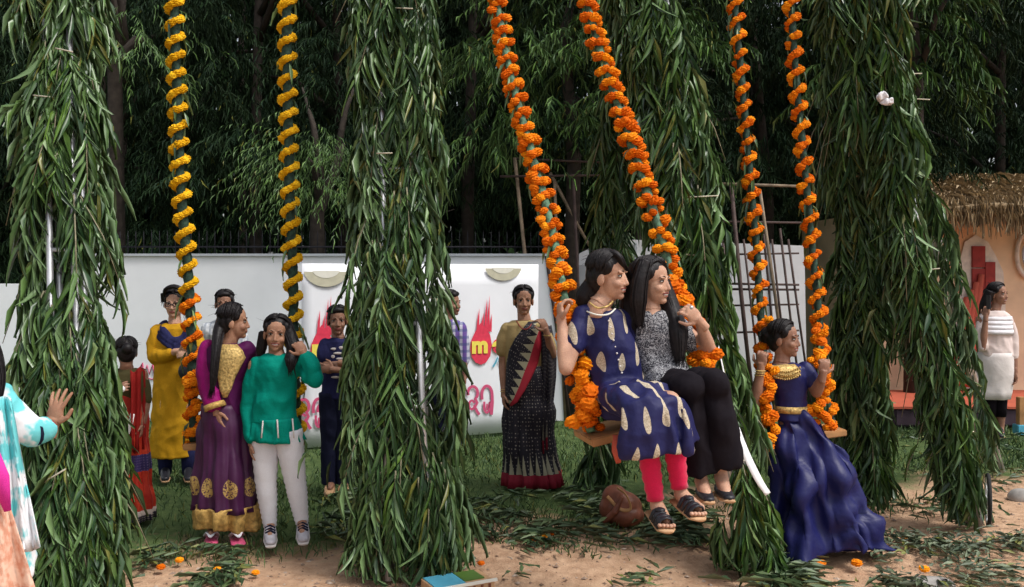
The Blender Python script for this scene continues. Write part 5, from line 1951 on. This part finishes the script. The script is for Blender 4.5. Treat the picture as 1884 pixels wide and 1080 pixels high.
# ------------------------------------------------------------------ woman in mustard kurta with glasses
K = Person('person in mustard kurta with glasses, navy scarf and folded hands', 325, 882, 7.5, 'skin_b')
K.head(K.p(321, 559), (.12, -1, -.04), (.03, 0, 1), 1.0, False, neck=K.p(322, 598))
K.torso([(322, 602, 36, 18, 0), (322, 640, 33, 22, 0), (321, 690, 30, 22, 0), (320, 740, 38, 26, 0)])
K.arm(K.p(290, 612), K.p(289, 655, -.03), K.p(330, 646, -.20), (1, -.1, .05), (0, .6, .6), .5, 1)
K.arm(K.p(356, 612), K.p(364, 655, -.05), K.p(350, 652, -.21), (-.9, -.2, .1), (0, .8, -.3), .6, -1)
for x in (304, 346):
    K.leg(K.p(x + 3, 745), K.p(x, 810), K.p(x, 864), K.p(x, 876, -.14))
K.body()
K.hair('none', extra=[([K.p(302, 545, -.05), K.p(305, 532, -.085), K.p(320, 527, -.09), K.p(336, 534, -.08), K.p(344, 552, -.02)], [.008, .016, .02, .02, .014]), ([K.p(342, 540, 0), K.p(347, 560, .02), K.p(344, 580, .04)], [.035, .035, .02]), ([K.p(303, 540, .0), K.p(300, 556, .01)], [.03, .012])])
gl = G()
for sx in (-1, 1):
    gl.tube([K.h(sx * .033 + .022 * math.cos(a), .092, .001 + .017 * math.sin(a)) for a in np.linspace(0, 2 * math.pi, 15)], [.0034] * 15, 5)
    gl.tube([K.h(sx * .055, .09, .004), K.h(sx * .078, .0, .004)], [.003, .003], 5)
gl.tube([K.h(-.011, .093, .003), K.h(.011, .093, .003)], [.0032] * 2, 5)
K.solid('glasses', gl, M['iron'])
rk = [(322, 596, 24, 14, 0), (322, 604, 36, 20, 0), (322, 640, 36, 25, 0), (320, 690, 35, 25, 0), (319, 740, 38, 28, 0), (318, 790, 38, 30, 0), (317, 838, 39, 30, 0)]
g = G().rings(K.R3(rk), 44, lambda a, t: .05 * max(0, t - .4) * math.sin(9 * a))
g.tube([K.p(292, 608), K.p(285, 632, -.01), K.p(288, 656, -.04), K.p(312, 652, -.14)], [.064, .072, .068, .056], 14, joints=True)
g.tube([K.p(352, 608), K.p(362, 635, -.02), K.p(364, 656, -.06), K.p(357, 654, -.15)], [.064, .068, .064, .054], 14, joints=True)
K.solid('kurta', g, M['mustard'], .0085, 3)
scf = G()
for o_, y_ in ((0, 0), (.012, 7), (.02, 15)):
    scf.tube(curve_pts([K.p(304 - y_ * .5, 594 + y_ * .4, .06), K.p(300 - y_ * .4, 603 + y_, -.05), K.p(311, 618 + y_ * 1.1, -.115 - o_), K.p(324, 627 + y_ * 1.2, -.125 - o_), K.p(336, 618 + y_ * 1.1, -.115 - o_), K.p(346 + y_ * .3, 603 + y_, -.05), K.p(343 + y_ * .3, 594 + y_ * .4, .06)], 18), [(.026, .02)] * 19, 10)
K.solid('scarf', scf, M['navy'], .0085)
K.patch('kurta_panel', rk, [(700, 285, 700, 297), (760, 282, 760, 295), (836, 280, 836, 294)], M['gold_cloth'], .012, 5)
for x in (304, 347):
    K.solid('legging', G().tube([K.p(x, 800), K.p(x, 840), K.p(x, 872)], [.07, .062, .05], 12), M['navy'])
    a1, t1 = K.p(x, 870, -.03), K.p(x, 880, -.18)
    a1.z, t1.z = .06, .035
    K.shoe('shoe', a1, t1, M['shoe_black'], M['sole'])
pr = G().ell(K.p(347, 683, -.24), (.085, .04, .085)).tube([K.p(340, 668, -.24), K.p(338, 645, -.2), K.p(346, 640, -.18)], [.01] * 3, 6)
hb = link('handbag', pr.fuse(.008, 2), M['shoe_black'])
tag(hb, 'round black handbag hanging from the hands of the mustard kurta', 'handbag')

# ------------------------------------------------------------------ man behind the magenta dress
L_ = Person('person in pale checked shirt standing hidden behind the magenta dress', 412, 860, 7.9, 'skin_c')
L_.head(L_.p(413, 559), (.2, -1, 0), (0, 0, 1), 1.0, False, neck=L_.p(413, 592))
L_.torso([(413, 596, 32, 16, 0), (413, 620, 28, 18, 0), (413, 690, 26, 18, 0), (413, 725, 28, 20, 0)])
L_.arm(L_.p(384, 606), L_.p(380, 660), L_.p(382, 712, -.05), (0, -.1, -1), (1, 0, 0), .4, 1)
L_.arm(L_.p(442, 606), L_.p(446, 660), L_.p(444, 712, -.05), (0, -.1, -1), (-1, 0, 0), .4, -1)
for x in (402, 424):
    L_.leg(L_.p(x, 720), L_.p(x, 785), L_.p(x, 846), L_.p(x, 858, -.15))
L_.body()
L_.hair('short')
L_.fused('shirt', M['grey_check'], [[(413, 588, 15, 10, 0), (413, 596, 31, 17, 0), (413, 620, 31, 21, 0), (413, 690, 29, 21, 0), (413, 730, 31, 23, 0)]], [([L_.p(384, 606), L_.p(379, 640), L_.p(380, 670)], [.066, .064, .06]), ([L_.p(442, 606), L_.p(447, 640), L_.p(446, 670)], [.066, .064, .06])], .009)
for x in (402, 424):
    L_.solid('trouser_leg', G().tube([L_.p(x, 715), L_.p(x, 785), L_.p(x, 850)], [.1, .08, .068], 12), M['navy_dark'], .01)
    a1, t1 = L_.p(x, 850, -.03), L_.p(x, 858, -.18)
    a1.z, t1.z = .06, .04
    L_.shoe('shoe', a1, t1, M['shoe_black'], M['sole'])

# ------------------------------------------------------------------ person in red sari behind the near post
Q = Person('person in red sari with navy band and hair bun half behind the near post', 238, 955, 6.25, 'skin_c')
Q.head(Q.p(232, 648), (-.45, .85, -.15), (0, 0, 1), .86, False, neck=Q.p(233, 678))
Q.torso([(234, 684, 32, 18, 0), (234, 705, 29, 21, 0), (234, 740, 26, 20, 0), (236, 780, 32, 25, 0)])
Q.arm(Q.p(208, 690), Q.p(200, 735, -.02), Q.p(212, 722, -.16), (.5, -.3, .3), (.3, .8, 0), .5, 1, .85)
Q.arm(Q.p(260, 690), Q.p(268, 738), Q.p(262, 780, -.04), (0, -.1, -1), (-1, 0, 0), .4, -1, .85)
for x in (226, 252):
    Q.leg(Q.p(x, 785), Q.p(x, 870), Q.p(x, 942), Q.p(x + 5, 953, .12), .85)
Q.body()
Q.hair('bun')
rq = [(234, 678, 19, 12, 0), (234, 686, 32, 19, 0), (234, 705, 32, 23, 0), (234, 735, 29, 22, 0), (235, 765, 33, 26, 0)]
M['olive'] = cloth('olive blouse', (.07, .06, .025))
Q.fused('blouse', M['olive'], [rq], [([Q.p(210, 690), Q.p(204, 710, -.01), Q.p(202, 724, -.02)], [.05, .05, .048]), ([Q.p(258, 690), Q.p(265, 715), Q.p(267, 735)], [.05, .05, .048])], .008)
Q.skirt('sari_skirt', [(235, 725, 30, 24, 0), (236, 760, 34, 27, 0), (238, 820, 36, 30, 0), (240, 890, 39, 33, 0), (243, 953, 43, 36, 0)], M['red_sari'], 11, .17, 6, 130, .9, .004)
rows = []
for k in range(7):
    t = k / 6
    rows.append([Q.p(240 + q * 27 + 3 * t, 680 + t * 150 + 5 * math.sin(q * 7), -.13 + .11 * q - .02 * math.sin(q * 14 + t * 3)) for q in np.linspace(0, 1, 12)])
M['deep_red'] = cloth('deep red cotton', (.24, .014, .012))
grid_surface('sari_end', rows, M['deep_red'], Q.root, .006)
Q.patch('sari_edge', rq + [(237, 830, 38, 32, 0)], [(760, 240, 762, 248), (785, 234, 788, 243), (805, 224, 810, 232), (815, 212, 822, 222)], M['offwhite'], .03, 5)
ps = link('purse', G().ell(Q.p(212, 716, -.22), (.07, .03, .035)).fuse(.008, 2), M['white_plastic'])
tag(ps, 'small white purse held at the waist of the red sari', 'purse')

# ------------------------------------------------------------------ woman on the phone by the hut
T = Person('person in white frilled top and pale skirt talking on the phone by the hut', 1830, 800, 9.4, 'skin_c')
T.head(T.p(1836, 541), (.55, -.83, 0), (0, 0, 1), 1.0, True, neck=T.p(1830, 572))
T.torso([(1829, 576, 26, 15, 0), (1830, 600, 24, 17, 0), (1830, 645, 22, 16, 0), (1830, 690, 27, 20, 0)])
T.arm(T.p(1803, 588), T.p(1808, 640, -.10), T.p(1814, 582, -.12), (.12, .1, 1), (.7, .5, 0), .7, 1)
T.arm(T.p(1857, 588), T.p(1865, 640), T.p(1868, 686, -.06), (0, -.1, -1), (-1, 0, 0), .4, 1)
for x in (1820, 1841):
    T.leg(T.p(x, 690), T.p(x, 745), T.p(x, 790), T.p(x + 3, 798, -.14))
T.body()
T.hair('bun', extra=[([T.p(1822, 535, -.03), T.p(1812, 560, .0), T.p(1808, 590, .04)], [.05, .05, .03])])
rt = [(1829, 572, 18, 11, 0), (1830, 580, 27, 16, 0), (1830, 605, 27, 20, 0), (1831, 640, 29, 22, 0), (1831, 655, 31, 23, 0)]
T.fused('top', M['blush'], [rt], [([T.p(1806, 588), T.p(1804, 612, -.04), T.p(1808, 638, -.09)], [.05, .054, .05]), ([T.p(1855, 588), T.p(1863, 615), T.p(1866, 655, -.02)], [.05, .052, .046])], .009)
for k in range(4):
    T.ring_band('frill', rt, 582 + k * 8, 8, M['white_cloth'], 1.12 + .015 * k)
T.skirt('skirt', [(1831, 648, 30, 22, 0), (1830, 680, 33, 25, 0), (1829, 733, 30, 24, 0)], M['offwhite'], 5, .02, 1, 60, 1)
for x in (1821, 1840):
    T.solid('legging', G().tube([T.p(x, 720), T.p(x, 745), T.p(x, 766)], [.075, .066, .058], 12), M['black_cloth'])
    a1, t1 = T.p(x, 790, -.03), T.p(x + 2, 797, -.18)
    a1.z, t1.z = .055, .035
    T.shoe('shoe', a1, t1, M['shoe_black'], M['sole'])
ph = link('phone', G().box(T.p(1819, 556, -.15), (.006, .035, .07)).mesh(smooth=False), M['shoe_black'])
tag(ph, 'dark mobile phone held to the ear beside the hut', 'phone')

# ------------------------------------------------------------------ woman at the edge whose hand rests on the near post
U = Person('person in white and turquoise kurta reaching a hand to the near post', -35, 1110, 4.05, 'skin_a')
U.root.location.z = 0
U.head(U.p(-62, 612), (.8, -.1, 0), (.1, 0, 1), 1.0, False, neck=U.p(-55, 690))
U.torso([(-50, 705, 62, 36, 0), (-45, 760, 58, 44, 0), (-38, 850, 52, 44, 0), (-32, 950, 68, 56, 0)])
U.arm(U.p(5, 745), U.p(62, 800, .02), U.p(97, 783, .14), (.16, .1, 1), (.2, 1, 0), .12, -1, 1.12, spread=.30)
U.arm(U.p(-105, 740), U.p(-120, 850), U.p(-100, 940, -.1), (0, 0, -1), (1, 0, 0), .3, 1)
for x in (-55, -10):
    U.leg(U.p(x, 950), U.p(x, 1080), U.p(x, 1160), U.p(x + 30, 1180, 0))
U.body()
U.hair('long', tail=[U.p(-56, 600, .0), U.p(-28, 650, -.02), U.p(-14, 690, -.04), U.p(-10, 725, -.06), U.p(-10, 745, -.06)], rad=[.075, .07, .055, .035, .015])
ru = [(-50, 698, 34, 26, 0), (-50, 712, 66, 40, 0), (-45, 760, 68, 50, 0), (-38, 850, 64, 52, 0), (-32, 950, 78, 62, 0), (-28, 1060, 90, 70, 0)]
g = G().rings(U.R3(ru), 44)
g.tube([U.p(0, 745), U.p(30, 775, .01), U.p(60, 796, .02), U.p(80, 790, .07)], [.075, .068, .060, .056], 14, joints=True)
U.solid('kurta', g, M['white_teal'], .009, 3)
M['turq'] = cloth('turquoise trim', (.16, .58, .60))
U.solid('sleeve_cuff', G().tube([U.p(72, 793, .05), U.p(84, 789, .085)], [.060, .058], 14), M['turq'])
U.solid('sleeve_stripe', G().tube([U.p(60, 797, .02), U.p(64, 796, .03)], [.0625, .0615], 14), M['navy_dark'])
U.solid('bangles', G().tube([U.p(88, 786, .10), U.p(93, 784, .12)], [.03, .03], 12), M['door_red'])
rows = []
for k in range(12):
    t = k / 11
    rows.append([U.p(-40 + q * (60 + 52 * t) + 16 * t * math.sin(q * 3), 735 + 275 * t + 6 * math.sin(q * 6 + t * 4), -.28 + .16 * q + .03 * math.sin(q * 18 + t * 6)) for q in np.linspace(0, 1, 16)])
grid_surface('dupatta', rows, M['white_teal'], U.root, .005)
rows = []
for k in range(10):
    t = k / 9
    rows.append([U.p(-60 + q * (62 + 75 * t), 880 + 240 * t - 40 * (1 - q) * (1 - t), -.36 + .12 * q + .03 * math.sin(q * 14 + t * 5)) for q in np.linspace(0, 1, 14)])
grid_surface('lace_dupatta', rows, M['lace'], U.root, .005)
U.solid('pink_panel', G().tube([U.p(-16, 830, -.31), U.p(0, 880, -.32), U.p(14, 940, -.31)], [(.03, .02), (.04, .02), (.015, .01)], 10), M['pink'])

# ------------------------------------------------------------------ small things on the ground
bg = G()
bgc = P(1142, 962, 6.15)
bg.ell(bgc + V((0, 0, .10)), (.15, .10, .12)).ell(bgc + V((-.04, 0, .17)), (.09, .07, .09)).ell(bgc + V((.03, -.02, .06)), (.13, .1, .08))
bo = thing('shoulder_bag', 'slouched brown leather bag lying under the swing seat', 'bag', bgc)
link('pouch', bg.fuse(.009, 2), M['bag'], bo)
link('strap', G().tube(curve_pts([bgc + V((-.1, -.08, .2)), bgc + V((-.02, -.1, .12)), bgc + V((.05, -.13, .13)), bgc + V((.02, -.13, .22)), bgc + V((-.03, -.06, .25))], 20), [(.012, .005)] * 21, 8).mesh(), M['wood'], bo)
link('fold', G().tube([bgc + V((-.12, -.06, .02)), bgc + V((-.05, -.1, .1)), bgc + V((0, -.08, .2))], [.02, .026, .015], 8).fuse(.007, 2), M['bag'], bo)

# white ribbon hanging from the leaning post
rows = []
rp_ = [P(1322, 640, 5.28), P(1344, 742, 5.12), P(1356, 790, 5.02), P(1374, 840, 4.96), P(1396, 885, 4.93), P(1413, 911, 4.93)]
rc_ = curve_pts(rp_, 26)
for i, q in enumerate(rc_):
    w = .004 + .017 * math.sin(min(1, max(0, (i - 4) / 20)) * 2.3)
    rows.append([q + V((-w, -.01, .0)), q + V((0, .0, 0.004)), q + V((w, .012, .012))])
rb_ = grid_surface('ribbon', rows, M['white_plastic'], None, .003)
tag(rb_, 'white plastic ribbon hanging down the leaning leafy post', 'ribbon')

# shallow printed carton by the foot of the widest post
bx = thing('carton', 'flat printed carton with blue lid panel at the foot of the widest post', 'carton', P(838, 1078, 4.93))
q = [P(780, 1074, 4.95), P(880, 1054, 5.08), P(906, 1050, 5.10), P(850, 1084, 4.86)]
c = P(842, 1092, 4.86)
c.z = .03
rot = Matrix.Rotation(R(28), 3, 'Z')
for nm, off, hs_, mt in (('tray', (0, 0, -.004), (.17, .10, .03), 'sole'), ('blue_panel', (-.075, 0, .030), (.085, .095, .003), 'teal_print'), ('green_panel', (.075, .02, .030), (.06, .07, .003), 'leaf_pale'), ('rim', (.01, -.1, .028), (.175, .006, .007), 'cream_print')):
    box_obj(nm, c + rot @ V(off), hs_, M[mt], bx, rot)
for k in range(7):
    box_obj('stripe', c + rot @ V((-.13 + k * .045, -.104, .002)), (.006, .003, .012), M['bag'], bx, rot)
bpy.data.materials['teal print'].node_tree.nodes['Principled BSDF'].inputs['Roughness'].default_value = .4

# wheel beside the slanting leg, white wire stand, stone
wh = thing('small_wheel', 'dark tyred wheel with pale rim leaning at the slanting leg', 'wheel', P(1826, 965, 6.0))
wc = P(1818, 930, 6.02)
wc.z = .19
ringp = [wc + V((.055 * math.cos(a), .13 * math.cos(a), .165 * math.sin(a))) for a in np.linspace(0, 2 * math.pi, 33)]
link('tyre', G().tube(ringp, [.013] * 33, 8).mesh(), M['tyre'], wh)
ringp = [wc + V((.046 * math.cos(a), .116 * math.cos(a), .145 * math.sin(a))) for a in np.linspace(0, 2 * math.pi, 33)]
link('rim', G().tube(ringp, [.012] * 33, 8).mesh(), M['white_plastic'], wh)
for k in range(5):
    a = k * math.pi / 5
    o = V((.045 * math.cos(a), .115 * math.cos(a), .143 * math.sin(a)))
    link('spoke', G().tube([wc - o, wc + o], [.005] * 2, 5).mesh(), M['white_plastic'], wh)
ws = thing('wire_stand', 'white wire stand on the earth beside the slanting leg', 'stand', P(1745, 918, 6.8))
for a, b2 in (((1738, 845), (1738, 915)), ((1758, 880), (1760, 914)), ((1738, 914), (1762, 914)), ((1736, 880), (1758, 880)), ((1728, 868), (1738, 850))):
    link('bar', G().tube([P(*a, 6.8), P(*b2, 6.8)], [.012] * 2, 6).mesh(), M['white_plastic'], ws)
st = link('stone', G().ell(P(1878, 915, 6.9), (.10, .08, .07)).fuse(.02, 1), M['stone'])
tag(st, 'grey stone on the earth near the rear leg', 'stone')
st = link('stone', G().ell(P(1715, 1074, 4.95), (.13, .09, .035)).fuse(.02, 1), M['stone'])
tag(st, 'flat pale stone among the drying leaves', 'stone')
kn = G()
for k in range(6):
    kn.ell(P(1628, 184, 6.0) + V((random.uniform(-.06, .06), random.uniform(-.03, .03), random.uniform(-.03, .03))), random.uniform(.015, .024))
kme = kn.fuse(.006, 1)
wrinkle(kme, .012, 3, 22, 16)
tag(link('cloth_knot', kme, M['white_cloth']), 'white cloth knot tied high on the forked frame', 'cloth')

# ------------------------------------------------------------------ fallen leaves, flowers and grass
def litter(name, px0, py0, px1, py1, n, mat, length=.17, clump=.5, lift=.05):
    pos = []
    while len(pos) < n:
        px = random.uniform(px0, px1)
        py = random.uniform(py0, py1)
        d = CH * F / (py - 500)
        x = (px - 942) * d / F
        if mnoise.noise(V((x * 2.2, d * 2.2, 7))) + random.uniform(-.3, .3) < clump - .5:
            continue
        pos.append((x, d, abs(random.gauss(0, lift)) + .004))
    pos = np.array(pos)
    a = rng.random(n) * 6.283
    # leaves lie in sprays: neighbours share a direction
    a = np.array([mnoise.noise(V((p[0] * 1.6, p[1] * 1.6, 2))) * 5 for p in pos]) + rng.normal(0, .6, n)
    dr = np.stack([np.cos(a), np.sin(a), rng.normal(0, .12, n)], 1)
    nr = np.tile([0, 0, 1.0], (n, 1)) + rng.normal(0, .35, (n, 3))
    fr = leaf_frames(pos, dr, nr, length * (.6 + .7 * rng.random(n)), .02 * (.7 + .6 * rng.random(n)))
    vv, ff = bake_leaves(pos, fr, LEAF[3], .006)
    o = link(name, np_mesh(name, vv, ff), M[mat])
    o['kind'] = 'stuff'
    o['label'] = 'leaves and twigs fallen from the posts onto the ground'
    return o


litter('fallen_leaves', 870, 912, 1290, 1000, 620, 'litter', .17, .45, .02)
litter('fallen_leaves', 590, 910, 700, 1000, 260, 'litter', .17, .5, .02)
litter('fallen_leaves', 230, 1012, 450, 1078, 170, 'litter', .15, .55, .012)
litter('fallen_leaves', 930, 1000, 1300, 1085, 60, 'litter', .12, .75, .006)
litter('fallen_leaves', 1330, 1010, 1480, 1085, 260, 'litter', .16, .4, .02)
litter('fallen_leaves', 1600, 985, 1900, 1085, 650, 'dull_leaf', .09, .55, .03)
litter('fallen_leaves', 1460, 930, 1900, 1085, 110, 'litter', .11, .7, .008)
litter('fallen_leaves', 1600, 800, 1900, 940, 160, 'litter', .12, .7, .012)

where = ['beside the hem of the blue gown', 'well to the side of the gown hem', 'nearest the lower edge past the gown', 'touching its neighbour past the gown', 'before the heap of cut leaves under the seat', 'second before the heap of cut leaves', 'in front of the slanting leg', 'beside the flat pale stone', 'at the corner of the carton', 'in front of the magenta dress hem', 'nearest the near post foot', 'between near post and magenta hem', 'in front of the slippers', 'in front of the sneakers', 'smallest of those before the brown bag']
for wi, (x, y, s) in enumerate(((1460, 1018, .034), (1576, 1042, .034), (1508, 1045, .03), (1512, 1040, .026), (985, 998, .03), (1002, 994, .028), (1662, 992, .026), (1700, 1052, .03), (885, 1040, .022), (330, 1035, .026), (296, 1048, .026), (268, 1040, .024), (400, 1052, .024), (470, 1058, .024), (1015, 985, .02))):
    q = P(x, y, CH * F / (y - 500))
    q.z = s * .6
    o = bpy.data.objects.new('fallen_marigold', random.choice(FLOWER['orange']))
    o.location = q
    o.scale = (s, s, s * .8)
    o.rotation_euler = (0, 0, random.uniform(0, 6))
    COL.objects.link(o)
    tag(o, 'loose orange marigold head ' + where[wi], 'flower', 'marigold heads dropped on the ground')

n = 60000
px = rng.uniform(-7, 8.5, n)
py = 5.3 + 5.6 * rng.random(n) ** .8
edge = py - .38 * px
nz = np.array([mnoise.noise(V((a * .9, b * .9, 0))) for a, b in zip(px, py)])
keep = (edge + nz * 1.6 + rng.normal(0, .15, n) > 6.0) & (rng.random(n) < np.clip(.65 + nz, .1, 1)) & (py < 10.45)
pos = np.stack([px, py, np.full(n, -.035)], 1)[keep]
n = len(pos)
dr = np.stack([rng.normal(0, .45, n), rng.normal(0, .45, n), np.ones(n)], 1)
nr = rng.normal(0, 1, (n, 3))
fr = leaf_frames(pos, dr, nr, .04 + .05 * rng.random(n), .006 + .005 * rng.random(n))
vv, ff = bake_leaves(pos, fr, SMALL)
o = link('grass', np_mesh('grass', vv, ff), M['grass'])
o['kind'] = 'stuff'
o['label'] = 'short green lawn grass in front of the wall'

# grit and small stones on the trodden earth
n = 2600
py = rng.uniform(860, 1085, n)
dd = CH * F / (py - 500)
px = rng.uniform(150, 1890, n)
pos = np.stack([(px - 942) * dd / F, dd, np.zeros(n)], 1)
keep = (pos[:, 1] - .38 * pos[:, 0]) < 6.2
pos = pos[keep]
n = len(pos)
tv = np.array([(1, 0, 0), (-1, .2, 0), (0, 1, .1), (.1, -1, 0), (0, 0, .8), (0, .1, -.6)], dtype=np.float32)
tf = np.array([(0, 2, 4), (2, 1, 4), (1, 3, 4), (3, 0, 4), (2, 0, 5), (1, 2, 5), (3, 1, 5), (0, 3, 5)], dtype=np.int32)
sz = .004 + .014 * rng.random(n) ** 4
a = rng.random(n) * 6.28
rx, ry = np.cos(a), np.sin(a)
fr = np.zeros((n, 3, 3))
fr[:, 0, 0], fr[:, 1, 0], fr[:, 0, 1], fr[:, 1, 1], fr[:, 2, 2] = rx * sz * 1.3, ry * sz * 1.3, -ry * sz, rx * sz, sz * .8
gz = np.array([mnoise.noise(V((x * 1.3, y * 1.3, 0))) * 0.03 + mnoise.noise(V((x * 4, y * 4, 3))) * 0.012 - 0.03 for x, y, _ in pos])
pos[:, 2] = gz + .002
v = np.einsum('nij,tj->nti', fr, tv) + pos[:, None, :]
f = tf[None] + (np.arange(n) * len(tv))[:, None, None]
M['grit'] = leaf_mat('grit', (.16, .10, .07), (.5, .4, .32), None, .9, 0, .1)
o = link('gravel', np_mesh('gravel', v.reshape(-1, 3), f.reshape(-1, 3), False), M['grit'])
o['kind'] = 'stuff'
o['label'] = 'small stones and grit scattered on the trodden earth'
